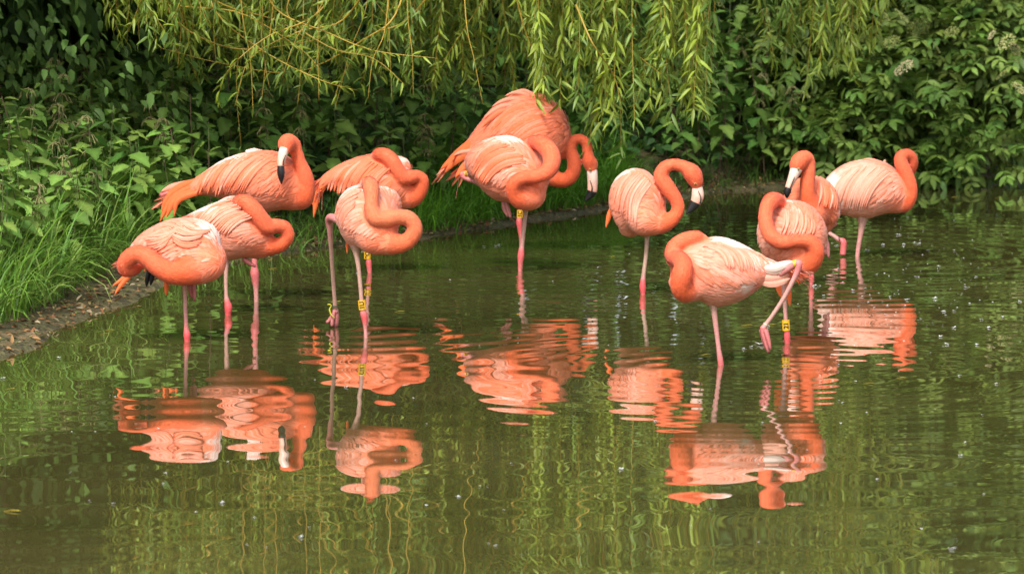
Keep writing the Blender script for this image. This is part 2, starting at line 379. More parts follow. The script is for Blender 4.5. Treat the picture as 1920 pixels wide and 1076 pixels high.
        Vd = np.stack([p0 - sv * 0.0012, p0 + sv * 0.0012, p1 + sv * 0.0024, p1 - sv * 0.0024, p2], 1).reshape(-1, 3); i5 = np.arange(len(cand))[:, None] * 5
        cd = np.repeat(c[cand] * rng.uniform(0.88, 1.12, (len(cand), 1)), 5, 0)
        tag(link('neck_down', mesh_np('neck_down', Vd, [i5 + np.array([[0, 1, 2, 3]]), i5 + np.array([[3, 2, 4]])], M_FEATHER, np.clip(cd, 0, 0.92)), self.root), kind='stuff')
        # ---- feathers laid over the body, shingled towards the tail
        polys = [tuple(p.vertices) for p in me.polygons]
        bvh = BVHTree.FromPolygons([Vector(v) for v in co], polys)
        self.bvh = bvh; self.tint = tint
        pc = np.array([co[list(p)].mean(0) for p in polys]); pw = np.array([wnk[list(p)].max() for p in polys])
        ptb = np.array([tb[p[0]] for p in polys])
        T = norm(np.array(self.P(*tail)) - b[6, :3]); side = norm(np.cross(T, [0, 0, 1.0]))
        ar = np.empty(len(polys), np.float32); me.polygons.foreach_get('area', ar)
        w = ar * (pw < 0.4); w = w / w.sum()
        wp = [(self.P(*q[:3]), q[3] / s, WHITE if len(q) < 5 else np.array(q[4])) for q in whites]; qdir = np.cross(norm(T + np.array([0, 0, -0.65 * drape])), side)
        out = {'plumage': [], 'wl': [], 'wr': []}
        def trace(p, nrm, dirv, Ln, rows, l0, l1):
            pts = [p + nrm * l0]; ns = [nrm]; q = Vector(p); dv = Vector(dirv)
            for r in range(1, rows):
                q2 = q + dv * (Ln / (rows - 1)); hit = bvh.find_nearest(q2)
                if hit[0] is None: break
                hp, hn, fi, dist = hit
                if pw[fi] > 0.55: break
                if ptb[fi] < 0.96 and dist < 0.03:
                    q2 = hp; nn = hn
                    d2 = dv - nn * dv.dot(nn)
                    if d2.length > 1e-4: dv = d2.normalized()
                    dv = (dv + Vector((0, 0, -0.05))).normalized()
                else: nn = Vector(ns[-1])
                off = l0 + (l1 - l0) * r / (rows - 1)
                pts.append(np.array(q2 + nn * off)); ns.append(np.array(nn)); q = q2
            return pts, ns
        def feather(bucket, p, nrm, dirv, Ln, Wd, cb, ct, rows=5, lft=0.004, sharp=0.75):
            pts, ns = trace(p, nrm, dirv, Ln, rows, 0.0012, 0.0012 + lft)
            m = len(pts)
            if m < 3: return
            pts = np.array(pts); ns = np.array(ns); tg = np.gradient(pts, axis=0); sv = norm(np.cross(tg, ns))
            t = np.linspace(0, 1, m); pr = np.sin(np.pi * np.clip(t * 0.86 + 0.10, 0, 1)) ** sharp; pr[-1] = 0.12
            hw = (Wd / 2 * pr)[:, None]
            Lf, Rt = pts - sv * hw - ns * 0.0016, pts + sv * hw - ns * 0.0016
            Vv = np.stack([Lf, pts, Rt], 1).reshape(-1, 3)
            i = np.arange(m - 1)[:, None] * 3; f = np.concatenate([np.concatenate([i, i + 1, i + 4, i + 3], 1), np.concatenate([i + 1, i + 2, i + 5, i + 4], 1)])
            tc_ = t[:, None]; cc = cb * (1 - tc_) + ct * tc_
            cc = np.stack([cc * 0.86, cc * 1.05, cc * 1.0], 1).reshape(-1, 3)
            out[bucket].append((Vv, [f], cc))
        pick = rng.choice(len(polys), nf, p=w)
        for fi in pick:
            p = pc[fi] + rng.normal(0, 0.003, 3); hit = bvh.find_nearest(Vector(p)); p = np.array(hit[0]); nr = np.array(hit[1])
            t = ptb[fi]; rel = (p[2] - np.interp(t, np.linspace(0, 1, 30), b[:, 2])) / np.interp(t, np.linspace(0, 1, 30), b[:, 3])
            sd = np.sign((p - b[int(t * 29), :3]) @ side)
            isw = wing and t > wmin + rng.uniform(-0.03, 0.05) and rel > -0.25 + 0.55 * t + rng.uniform(-0.08, 0.08)
            u = rng.random()
            if isw:
                k_ = smooth(wmin, 0.7, t); Ln = 0.045 + (wlen * 1.45 - 0.045) * k_ * rng.uniform(0.8, 1.1); Wd = (0.0135 + 0.005 * k_) * fw
                dv = T + np.array([0, 0, -drape]) * (0.35 + 0.65 * (1 - k_)) * abs(nr @ side) + rng.normal(0, 0.07, 3)
                qx = float(p @ qdir); st1 = float(vnoise(qx * 38, sd * 7 + self.d, 1.0)); st2 = float(vnoise(qx * 95, sd * 3 + self.d * 2, 1.0)); m = np.clip(tint - 0.12 + rng.normal(0, 0.13) + 0.95 * (st1 - 0.5) + 0.9 * (st2 - 0.5), 0, 1)
                base = CORAL * (1 - m) + PALE * m
                if u < 0.10 or st2 > 0.72: base = ORANGE * 0.55 + base * 0.45
                ct = base * 0.72 + (PALE if tint > 0.3 else PEACH) * 0.28
                cb = base; lft = 0.0055 * lift; bucket = 'wl' if sd < 0 else 'wr'
            else:
                Ln = rng.uniform(0.026, 0.046); Wd = rng.uniform(0.008, 0.013)
                dv = T + np.array([0, 0, -0.25]) * abs(nr @ side) + rng.normal(0, 0.12, 3)
                ch = 1 - smooth(0.05, 0.42, t); lo = 1 - smooth(-0.7, 0.2, rel)
                m = np.clip(0.25 + 0.5 * tint + 0.25 * lo + rng.normal(0, 0.15) - 0.8 * ch, 0, 1)
                base = CORAL * (1 - m) + (PEACH * (1 - tint) + PALE * tint) * m
                base = base * (1 - 0.6 * ch) + np.array([0.85, 0.15, 0.05]) * 0.6 * ch
                cb = base; ct = base * 0.92 + PALE * 0.08; lft = (0.0024 - 0.0012 * ch) * lift; bucket = 'plumage'
            for (wc, wr_, wcol) in wp:
                dd = np.linalg.norm(p - wc)
                if dd < wr_:
                    q_ = 0.9 * (1 - smooth(0.30, 1.0, dd / wr_ + rng.uniform(-.15, .15))); cb = cb * (1 - q_) + wcol * q_; ct = ct * (1 - q_) + wcol * 1.04 * q_
            br = rng.uniform(0.95, 1.05)
            dv = dv - nr * (dv @ nr); dv = norm(dv)
            feather(bucket, p, nr, dv, Ln, Wd, cb * br, ct * br, rows=7 if isw else 4, lft=lft)
        for key, nm in (('plumage', 'plumage'), ('wl', 'wing'), ('wr', 'wing')):
            if out[key]:
                V, fs, c = merge(out[key]); tag(link(nm, mesh_np(nm, V, fs, M_FEATHER, np.clip(c, 0, 0.92)), self.root), kind='stuff')
        return self
    def leg(self, pts, name='leg', to_bed=True, seg=10):
        """pts: (px, py, dz, radius px, redness 0 tan .. 0.5 pink .. 1 red)"""
        A = np.array([list(self.P(*q[:3])) + [q[3] / self.s, q[4]] for q in pts])
        a = catmull(A, max(18, 6 * len(pts)))
        if to_bed:
            e = a[-1].copy(); top = np.array([e]); e2 = e.copy(); e2[2] = 0.012; e2[3] *= 0.9
            a = np.vstack([a, e2[None]])
        V, fs = tube_np(a[:, :3], a[:, 3], seg); r = np.clip(a[:, 4], 0, 1)
        c = np.where((r < 0.5)[:, None], LEG_TAN * (1 - 2 * r[:, None]) + LEG_PINK * 2 * r[:, None], LEG_PINK * (2 - 2 * r[:, None]) + LEG_RED * (2 * r[:, None] - 1))
        c = np.vstack([np.repeat(c, seg, 0), c[:1], c[-1:]])
        pc = [(V, fs, c)]
        if to_bed:   # webbed foot on the pond bed
            f = a[-1, :3]
            for dx in (-0.04, 0, 0.04):
                C = np.array([[f[0], f[1], 0.010], [f[0] + dx * 0.5, f[1] - 0.035, 0.009], [f[0] + dx, f[1] - 0.075, 0.006]])
                Vt, ft = tube_np(C, [0.006, 0.005, 0.003], 6); pc.append((Vt, ft, LEG_RED))
        V, fs, c = merge(pc)
        return link(name, mesh_np(name, V, fs, M_LEG, c), self.root)
    def toes(self, lists, red=0.75):
        pc = []
        for q in lists:
            A = np.array([list(self.P(*p[:3])) + [p[3] / self.s] for p in q]); a = catmull(A, 10); V, fs = tube_np(a[:, :3], a[:, 3], 8)
            c = np.tile(LEG_PINK * (1 - red) + LEG_RED * red, (len(V), 1)) * 0.8; c[-18:] *= 0.75; pc.append((V, fs, c))
        V, fs, c = merge(pc); return link('foot', mesh_np('foot', V, fs, M_LEG, c), self.root)
    def plume(self, pts, w, col, name='tail_feather', taper=0.8):
        A = np.array([list(self.P(*(list(p) + [0])[:3])) for p in pts]); a = catmull(A, 12); t = np.linspace(0, 1, 12)
        tg = np.gradient(a, axis=0); sv = norm(np.cross(tg, [0, 1.0, 0.0])); pr = np.sin(np.pi * np.clip(t * 0.82 + 0.14, 0, 1)) ** taper; pr[-1] = 0.06
        hw = (w / self.s / 2 * pr)[:, None]; nr = np.array([0, -1.0, 0.1])
        rows = [a - sv * hw + nr * 0.0, a - sv * hw * 0.5 + nr * 0.003, a + nr * 0.005, a + sv * hw * 0.5 + nr * 0.003, a + sv * hw]
        Vt = np.stack(rows, 1).reshape(-1, 3); i = np.arange(11)[:, None] * 5
        f = np.concatenate([np.concatenate([i + q, i + q + 1, i + q + 6, i + q + 5], 1) for q in range(4)])
        c0 = COLS[col] if isinstance(col, str) else np.array(col); c = np.repeat(c0[None] * (0.95 + 0.12 * t[:, None]), 5, 0)
        c = c * np.tile([0.95, 1.0, 1.06, 1.0, 0.92], 12)[:, None]
        return link(name, mesh_np(name, Vt, [f], M_FEATHER, c), self.root)
    def wing_row(self, S, T_, n, w, bulge=0.10, seed=0, orange=0.3):
        """single long wing feathers laid over the visible flank, from the curve S to the curve T_ (pixels)"""
        r = np.random.default_rng(seed + 50); S = catmull(np.array(S, float), n); T_ = catmull(np.array(T_, float), n)
        c0 = Vector((0, 0, H)) - Vector(self.o)
        for q in range(n):
            a, e = S[q] + r.normal(0, 1.5, 2), T_[q] + r.normal(0, 2.2, 2); d_ = e - a; nrm = np.array([-d_[1], d_[0]]); pts, last = [], None
            for t in np.linspace(0, 1, 6):
                p = a + d_ * t + nrm * bulge * math.sin(math.pi * t); rd = ray(p[0], p[1]).normalized(); hit = self.bvh.ray_cast(c0, rd)
                if hit[0] is not None and (last is None or abs((hit[0] - c0).length - last) < 0.05): last = (hit[0] - c0).length
                if last is None: continue
                pts.append(np.array(c0 + rd * (last - 0.0065 - 0.003 * t)))
            if len(pts) < 4: continue
            u = r.random(); m = np.clip(self.tint + r.normal(0, 0.22), 0, 1); col = CORAL * (1 - m) + PALE * m
            if u < orange: k_ = 0.7 if self.tint < 0.4 else 0.28; col = (ORANGE * 0.7 + CORAL * 0.3) * k_ + col * (1 - k_)
            P_ = self.P; self.P = lambda *v: np.array(v[:3]); self.plume([tuple(p) for p in pts], w * r.uniform(0.8, 1.15), col, 'wing_feather', 0.75); self.P = P_
    def bill(self, pts, nb, gape=None, eye=None):
        """pts: (px,py,dz,half width px, half depth px); the last nb control points are the black tip"""
        A = np.array([list(self.P(*q[:3])) + [q[3] / self.s, q[4] / self.s] for q in pts]); n = 8 * len(pts); a = catmull(A, n); a[:, 3:] = np.maximum(a[:, 3:], 0.001)
        cut = int((len(pts) - nb) / (len(pts) - 1) * (n - 1))
        side = np.array([1.0, 0, 0])
        V, fs = tube_np(a[:cut + 1, :3], a[:cut + 1, 3], 14, a[:cut + 1, 4], up=side)
        t = np.linspace(0, 1, cut + 1)[:, None]; c = np.array([0.68, 0.54, 0.46]) * (1 - t) + np.array([0.80, 0.38, 0.27]) * t
        c = np.vstack([np.repeat(c, 14, 0), c[:1], c[-1:]])
        o = link('bill', mesh_np('bill', V, fs, M_BILL, c), self.root)
        a2 = a[cut:].copy(); a2[:, 3:] *= 1.03
        V, fs = tube_np(a2[:, :3], a2[:, 3], 14, a2[:, 4], up=side)
        link('bill_tip', mesh_np('bill_tip', V, fs, M_BILL, BLACK), o)
        if gape:
            A = np.array([self.P(*q) for q in gape]); g = catmull(A, 12); V, fs = tube_np(g, np.linspace(0.6, 1.5, 12) / self.s, 6)
            link('gape_line', mesh_np('gape_line', V, fs, M_BILL, (0.03, 0.022, 0.02)), o)
        if eye:
            c = self.P(*eye[:3]); r = eye[3] / self.s; t = np.linspace(-1, 1, 8)
            C = c[None] + np.outer(t * r, [0, 0, 1]); V, fs = tube_np(C, np.sqrt(np.maximum(1 - t * t, 1e-3)) * r, 10)
            e_ = link('eye', mesh_np('eye', V, fs, M_BILL, (0.45, 0.30, 0.10)), self.root)
            C = (c + np.array([0, -r * 0.72, 0]))[None] + np.outer(t * r * 0.5, [0, 0, 1]); V, fs = tube_np(C, np.sqrt(np.maximum(1 - t * t, 1e-3)) * r * 0.5, 8)
            link('pupil', mesh_np('pupil', V, fs, M_BILL, (0.01, 0.01, 0.01)), e_)
    def band(self, px, py, dz, r, h, txt, tilt=0.0, text_size=None, col=(0.78, 0.42, 0.02), axis_=None):
        ax = norm(np.array(self.P(px + math.sin(tilt) * h, py - math.cos(tilt) * h, dz)) - np.array(self.P(px, py, dz))) if axis_ is None else axis_
        c = self.P(px, py, dz); ro, ri, hh = r / self.s, (r - 1.2) / self.s, h / self.s / 2
        prof = [(ri, -hh), (ro, -hh), (ro, hh), (ri, hh)]; seg = 24
        u = norm(np.cross(ax, [0, 1.0, 0])); w = np.cross(u, ax); an = np.linspace(0, 2 * np.pi, seg, endpoint=False)
        V = np.concatenate([c[None] + ax[None] * z + (u[None] * np.cos(an)[:, None] + w[None] * np.sin(an)[:, None]) * r_ for r_, z in prof])
        j = np.arange(seg); q = np.concatenate([np.stack([k * seg + j, k * seg + (j + 1) % seg, ((k + 1) % 4) * seg + (j + 1) % seg, ((k + 1) % 4) * seg + j], -1) for k in range(4)])
        o = link('leg_band', mesh_np('leg_band', V, [q], M_BAND, col, smooth=False), self.root)
        if txt:
            t = link('lettering', text_mesh(txt, text_size or r * 1.65 / self.s, M_BAND), o)
            fr = np.array([0, -1.0, 0]); fr = norm(fr - ax * (fr @ ax)); ux = ax; uy = np.cross(fr, ux)
            m = Matrix(np.column_stack([ux, uy, fr]).tolist()).to_4x4(); m.translation = Vector(c + fr * (ro + 0.0008)); t.matrix_basis = m

# A: round bird by the grassy bank, neck laid along its front
A = Bird((350, 638), 'flamingo with head tucked low by its tail, standing beside the grassy bank edge', 1)
A.body([(402, 484, -25, 28, 26), (392, 480, -22, 48, 38), (366, 472, -10, 60, 54), (325, 470, 10, 58, 58), (288, 470, 35, 40, 46), (264, 474, 55, 20, 28), (250, 482, 70, 7, 10)],
       [(392, 495, -45, 34), (360, 508, -60, 28), (325, 512, -68, 22), (298, 500, -70, 19), (278, 484, -68, 17.5), (259, 476, -64, 16.5), (243, 483, -60, 16), (233, 496, -56, 14), (237, 507, -50, 12.5), (252, 506, -38, 10), (268, 497, -20, 6)],
       (245, 480, 80), tint=0.45, whites=[(262, 462, 20, 34), (408, 440, -20, 44), (306, 464, -48, 26, ORANGE * 0.6 + CORAL * 0.4), (330, 484, -58, 20, PALE)], drape=0.5, wlen=0.08)
A.leg([(346, 522, -10, 8, .3), (346, 540, -10, 4.3, .35), (347.5, 580, -10, 3.7, .35), (349, 612, -10, 4.2, .7), (350.5, 627, -10, 6.8, 1), (351, 638, -10, 5.6, 1)])
A.toes([[(356, 525, 5, 4), (357, 545, 5, 4.2), (360, 558, 3, 2.5)], [(362, 525, 3, 4), (364, 548, 3, 4.2), (364.5, 564, 0, 2)]], .4)
A.plume([(262, 500, 10), (240, 515, 5), (225, 527, 0), (210, 537, 0)], 9, 'o'); A.plume([(258, 505, 5), (240, 520, 0), (226, 536, -4), (215, 553, -5)], 9, 'o')
A.plume([(284, 495, 8), (280, 510, 5), (276, 525, 4), (275, 538, 4)], 10, 'k'); A.plume([(288, 495, 4), (287, 512, 0), (284, 526, 0), (282, 535, 0)], 9, 'k')
A.plume([(314, 515, -20), (312, 530, -20), (312, 544, -20), (311, 554, -20)], 9, 'o'); A.plume([(284, 490, 12), (277, 498, 8), (274, 504, 8), (272, 510, 8)], 8, 'o')

# B: side view, head laid on its back
B_ = Bird((427, 589), 'flamingo asleep with looped neck and head on back, tiny gap in loop', 2)
B_.body([(510, 462, 0, 14, 20), (493, 455, 0, 30, 36), (468, 440, 0, 50, 48), (437, 429, 0, 60, 54), (407, 424, 0, 50, 48), (382, 416, 0, 31, 36), (363, 409, 0, 12, 16)],
        [(480, 460, -2, 28), (505, 462, -8, 19.5), (526, 459, -14, 15), (539, 444, -18, 12.5), (533, 427, -22, 12.5), (518, 424, -27, 13.5), (502, 424, -33, 15.5), (489, 411, -38, 16), (476, 394, -40, 16), (463, 381, -38, 15), (450, 379, -32, 14), (441, 381, -16, 9)],
        (355, 405, 0), tint=0.4, whites=[(437, 374, -10, 42), (425, 378, -20, 34)])
B_.leg([(425, 476, -12, 9, .2), (424.5, 492, -12, 5.2, .2), (423.5, 520, -12, 3.9, .15), (424, 552, -12, 3.8, .25), (426, 566, -12, 5.5, .9), (428, 576, -12, 7.4, 1), (427.5, 589, -12, 5.8, 1)])
B_.toes([[(456, 485, -8, 4.5), (466, 492, -10, 5), (479, 500, -12, 2)]], .5)
B_.plume([(385, 398, -22), (374, 401, -26), (366, 408, -26), (361, 417, -26)], 9, 'p')

# E: tall bird behind, head turned to the camera
E = Bird((480, 565), 'tall flamingo with long drooping tail, its face and black-tipped bill turned down over its wing', 3)
E.body([(572, 372, 0, 18, 22), (560, 366, 0, 33, 36), (538, 352, 0, 47, 48), (508, 342, 0, 57, 56), (470, 338, 0, 52, 56), (430, 338, 0, 40, 48), (392, 345, 0, 23, 32), (362, 353, 0, 12, 16), (346, 357, 0, 6, 8)],
       [(550, 365, -5, 32), (566, 368, -14, 25), (573, 350, -18, 18.5), (569, 327, -22, 16), (562, 306, -25, 12.5), (556, 286, -28, 11.5), (550, 271, -32, 13), (540, 266, -42, 14.5), (536, 273, -54, 14.5), (533, 283, -62, 10)],
       (345, 357, 0), tint=0.22, whites=[(470, 284, 0, 40)], blobs=[(538, 270, -45, 16.5)], drape=0.95, wlen=0.13, nf=2400)
E.bill([(533, 279, -62, 9, 9), (530, 290, -66, 9, 9), (527.5, 302, -70, 7.5, 8), (526.5, 312, -72, 6.5, 8), (527, 328, -73, 6.6, 7), (527.8, 345, -72, 1.2, 2)], 3,
       gape=[(536, 291, -75), (532, 300, -78), (531, 310, -79)], eye=(541, 281, -62, 2.2))
E.leg([(479, 390, 0, 12, .2), (478, 410, 0, 6.5, .4), (477.5, 470, 0, 4.8, .6), (477, 498, 0, 6, .8), (477.5, 512, 0, 8.4, .8), (479, 528, 0, 6.4, .75), (480, 545, 0, 4.6, .5), (480.5, 565, 0, 4.4, .4)])
for p, w_, c_ in [([(382, 345, -14), (350, 357, -14), (320, 378, -14), (300, 416, -12)], 15, 'o'), ([(392, 352, -18), (350, 365, -18), (325, 380, -18), (312, 408, -16)], 15, 'o'),
                  ([(380, 338, -10), (345, 348, -10), (315, 370, -10), (303, 398, -8)], 16, 'o'), ([(392, 358, -20), (355, 366, -20), (332, 378, -20), (327, 406, -18)], 11, 'o'), ([(370, 340, 5), (345, 346, 5), (320, 352, 5), (302, 360, 5)], 14, 'p')]: E.plume(p, w_, c_)
E.toes([[(345, 360, 10, 6), (320, 361, 10, 6.5), (305, 365, 10, 6), (301, 369, 8, 4)]], .5)
for k in range(9): E.plume([(466 + k * 3.2, 290, -8 + 2 * k), (463 + k * 3.3, 284, -8 + 2 * k), (462 + k * 3.6, 277 + abs(k - 4) * 1.0, -8 + 2 * k)], 6, 'w', 'scapular_feather')

# C: front middle bird with ring of neck and one raised leg
C = Bird((686, 632), 'pale flamingo with neck looped round an open gap, banded leg and one leg raised behind', 4)
C.body([(728, 450, -38, 22, 26), (715, 435, -30, 42, 42), (696, 415, -12, 60, 52), (678, 405, 12, 61, 48), (664, 402, 40, 44, 36), (654, 408, 65, 20, 20)],
       [(700, 445, -36, 34), (730, 456, -45, 24), (755, 457, -48, 17.5), (772, 444, -50, 15.5), (777, 426, -51, 14.5), (766, 410, -53, 14.5), (745, 407, -56, 14.5), (722, 411, -60, 16), (704, 407, -64, 16), (697, 390, -64, 13.5), (697, 371, -60, 13), (696, 353, -52, 15), (691, 344, -38, 13), (682, 343, -15, 8)],
       (632, 412, 75), tint=0.62, whites=[(676, 345, -20, 32), (640, 430, 20, 34), (722, 372, 0, 28)], blobs=[(716, 386, 12, 36)], drape=0.7, wlen=0.09, neckcol=(0.80, 0.22, 0.10))
C.leg([(667, 460, -5, 12, .1), (668, 475, -5, 6, .1), (672, 500, -5, 4.2, .1), (676, 540, -5, 4.0, .1), (678.5, 572, -5, 4.3, .4), (682, 590, -5, 6.6, .9), (684, 602, -5, 5.5, .9), (685, 616, -5, 3.6, .5), (686, 632, -5, 3.6, .45)])
C.leg([(645, 418, 40, 9, .5), (624, 408, 80, 7.5, .6), (617, 412, 100, 7.6, .6), (618.5, 432, 110, 5.5, .5), (621, 470, 130, 4.1, .15), (625, 530, 160, 3.9, .1), (628, 572, 175, 4.0, .2), (629, 585, 180, 6, .7)], to_bed=False)
C.toes([[(629, 580, 180, 5.5), (630, 596, 182, 6), (629, 613, 184, 5)], [(627, 582, 176, 4.5), (624, 596, 174, 4), (622, 612, 172, 3)], [(625, 588, 182, 3.5), (618, 600, 182, 4), (612, 605, 182, 3)]], .3)
C.band(679, 571.5, -5, 7.2, 18, '1U', tilt=-0.12)
C.band(628, 574, 175, 5.5, 3.5, None, col=(0.10, 0.09, 0.05))
C.plume([(650, 452, 30), (651, 458, 30), (651, 464, 30), (651, 476, 30)], 6, 'o')
for k, pp in enumerate([[(622, 573, 168), (618, 580, 166), (621, 590, 165), (628, 596, 164)], [(622, 573, 168), (618, 571, 166), (613, 571, 166)]]):
    pl = C.plume(pp, 3, (0.6, 0.55, 0.04), 'weed_strand')

# D: behind C
D = Bird((693, 512), 'deep orange flamingo asleep with head on back, partly hidden behind the pale looped one', 5)
D.body([(775, 368, 0, 16, 20), (760, 362, 0, 32, 34), (738, 352, 0, 50, 50), (708, 344, 0, 56, 56), (676, 338, 0, 45, 50), (646, 336, 0, 30, 38), (620, 338, 0, 16, 20), (606, 342, 0, 8, 10)],
       [(748, 366, -4, 28), (772, 369, -10, 22), (788, 355, -15, 15.5), (790, 338, -19, 13), (780, 331, -25, 12), (768, 333, -31, 13.5), (755, 332, -36, 15), (744, 318, -39, 14.5), (734, 302, -39, 14.5), (722, 292, -36, 14), (711, 290, -30, 12.5), (702, 292, -14, 8)],
       (600, 342, 0), tint=0.12, whites=[(758, 303, 5, 20)], blobs=[(748, 318, 8, 24)], drape=0.9, wlen=0.12)
D.leg([(688, 392, 0, 9, .3), (688, 430, 0, 4, .3), (689, 478, 0, 3.6, .5), (691, 490, 0, 5.4, .9), (692, 500, 0, 5, .9), (693, 512, 0, 4, .8)])
D.band(689, 478, 0, 6.3, 15, '9C', tilt=0.05)
for p, w_ in [([(624, 338, -8), (606, 350, -8), (594, 372, -8), (588, 408, -8)], 13), ([(622, 334, -4), (603, 342, -4), (590, 358, -4), (586, 385, -4)], 13), ([(612, 345, -10), (600, 354, -10), (592, 366, -10), (590, 380, -10)], 12)]: D.plume(p, w_, 'o')

# F: centre front bird
F_ = Bird((975, 507), 'flamingo on one leg with thick folded neck, in front of the one with raised feathers', 6)
F_.body([(1004, 368, -42, 22, 24), (994, 354, -34, 43, 44), (970, 328, -12, 58, 55), (942, 314, 14, 60, 55), (914, 306, 44, 42, 46), (893, 306, 70, 21, 26), (881, 310, 86, 8, 10)],
        [(992, 366, -50, 32), (975, 372, -66, 22), (963, 360, -76, 16), (966, 343, -84, 13.5), (984, 333, -88, 12.5), (1006, 331, -88, 13), (1026, 322, -85, 15), (1035, 303, -76, 16.5), (1030, 284, -62, 17), (1015, 270, -42, 16), (1000, 266, -22, 11.5), (992, 266, -6, 7)],
        (872, 312, 95), tint=0.32, whites=[(975, 262, -10, 40), (950, 262, 0, 28)], drape=1.0, wlen=0.11)
F_.leg([(984, 385, -15, 10, .1), (985, 400, -15, 4.6, .05), (982, 430, -15, 3.9, .05), (979, 458, -15, 4.0, .35), (977.5, 470, -15, 5.5, .85), (976.5, 481, -15, 6.4, .9), (975.5, 495, -15, 4.6, .8), (975, 507, -15, 3.8, .75)])
F_.leg([(930, 366, 25, 8, .4), (912, 353, 35, 4.5, .5), (890, 341, 45, 4.2, .55), (874, 334, 52, 5.5, .7), (867, 328, 55, 6, .8), (872, 325, 52, 4.5, .5), (890, 326, 40, 4, .3)], to_bed=False)
F_.band(876, 326, 50, 5.6, 10, '11', tilt=math.pi / 2)
F_.toes([[(943, 375, 0, 3.5), (946, 392, -4, 4.5), (953, 407, -6, 2)], [(948, 376, -6, 3.5), (953, 394, -10, 4.5), (958, 409, -10, 2)]], .2)
for p, w_ in [([(892, 296, 60), (876, 305, 58), (864, 318, 56), (854, 334, 56)], 11), ([(894, 302, 56), (882, 308, 54), (870, 317, 54), (858, 330, 54)], 11), ([(890, 308, 60), (882, 312, 58), (874, 313, 58), (867, 312, 58)], 6)]: F_.plume(p, w_, 'o')

# G: behind F, feathers raised, head down to the right
G = Bird((977, 474), 'flamingo with raised shaggy back feathers and lowered head, black bill tip over the shore grass', 7)
G.body([(1056, 285, 0, 14, 18), (1044, 272, 0, 38, 40), (1018, 256, 0, 64, 58), (984, 248, 0, 73, 62), (950, 252, 0, 56, 54), (920, 264, 0, 36, 40), (893, 278, 0, 20, 22), (872, 289, 0, 8, 10)],
       [(1015, 318, 0, 30), (1035, 332, -4, 19), (1052, 339, -7, 14.5), (1067, 334, -9, 13.5), (1076, 318, -11, 13), (1075, 298, -12, 12.5), (1070, 281, -12, 11.5), (1074, 266, -12, 10), (1087, 261, -12, 9.3), (1099, 270, -12, 9.5), (1102, 288, -12, 10), (1105, 305, -12, 12.5), (1110, 320, -12, 9)],
       (865, 290, 0), tint=0.1, blobs=[(1108, 309, -12, 13.5, (1, .8, 1.15))], drape=0.35, wlen=0.16, nf=2400, wmin=0.12, lift=2.2, fw=1.7, neckcol=(0.72, 0.13, 0.05))
G.bill([(1110, 320, -12, 10, 8), (1111, 333, -14, 10, 8), (1111, 347, -15, 9.5, 7.5), (1110, 359, -15, 9, 7), (1104, 369, -15, 6, 5), (1096, 376, -15, 1.5, 2)], 3,
       gape=[(1106, 338, -24), (1110, 350, -25), (1109, 362, -24)], eye=(1106, 318, -24, 2.2))
G.leg([(985, 325, 0, 9, .3), (979, 370, 0, 4.2, .3), (975, 400, 0, 3.9, .6), (973.5, 416, 0, 6.0, .95), (975, 432, 0, 4.4, .9), (977, 450, 0, 3.6, .7), (977.5, 474, 0, 3.6, .6)])
G.band(975, 401, 0, 5.9, 14, '1C', tilt=0.06)
for p, w_, c_ in [([(905, 255, -18), (875, 280, -18), (848, 300, -18), (826, 318, -18)], 16, 'o'), ([(905, 265, -20), (875, 288, -20), (850, 305, -20), (833, 325, -20)], 14, 'o'), ([(910, 248, -14), (880, 270, -14), (855, 290, -14), (836, 306, -14)], 15, 'o'),
                  ([(905, 276, -22), (885, 283, -22), (865, 286, -22), (850, 292, -22)], 9, 'p'),
                  ([(1005, 190, -20), (985, 178, -24), (965, 174, -24), (946, 181, -24)], 8, 'p'), ([(1010, 186, -10), (990, 173, -12), (975, 171, -12), (955, 177, -12)], 8, 'p'), ([(1000, 195, -28), (965, 186, -32), (942, 190, -32), (922, 201, -32)], 9, 'p'),
                  ([(985, 205, -34), (950, 198, -38), (925, 208, -38), (906, 224, -36)], 10, 'p'), ([(975, 215, -40), (945, 208, -42), (920, 222, -42), (903, 240, -40)], 11, 'c'), ([(1000, 180, -6), (985, 174, -8), (968, 178, -8), (955, 186, -8)], 7, 'c')]:
    G.plume(p, w_, c_, 'tail_feather' if p[-1][1] > 280 else 'wing_feather')

# H: standing alone, neck in an open S
Hb = Bird((1206, 551), 'flamingo with upright S-curved neck and downturned black bill tip, on one leg', 8)
Hb.body([(1236, 426, -26, 15, 15), (1224, 412, -22, 33, 26), (1204, 388, -6, 58, 38), (1188, 380, 18, 63, 47), (1175, 382, 42, 44, 35), (1164, 388, 62, 20, 18)],
        [(1210, 412, -30, 34), (1238, 421, -38, 20), (1259, 412, -39, 15.5), (1271, 394, -39, 12.5), (1267, 374, -39, 12.5), (1252, 352, -39, 14.5), (1240, 332, -39, 14.5), (1247, 315, -39, 12.5), (1264, 309, -39, 10.8), (1283, 314, -39, 12.5), (1298, 326, -39, 17), (1305, 342, -39, 14), (1307, 353, -39, 8.5)],
        (1148, 396, 75), tint=0.5, whites=[(1190, 322, 0, 36), (1150, 372, 20, 26), (1226, 352, 0, 20)], blobs=[(1221, 372, 10, 22), (1180, 425, 20, 20)], drape=0.6, wlen=0.085)
Hb.bill([(1307, 349, -39, 9, 8), (1308, 359, -40, 11, 8), (1308, 369, -41, 11.5, 8), (1304, 380, -41, 10, 7), (1297, 390, -41, 7.5, 5), (1286, 402, -41, 1.2, 2)], 3,
        gape=[(1309, 358, -50), (1314, 370, -51), (1313, 382, -50)], eye=(1304, 345, -52, 2.6))
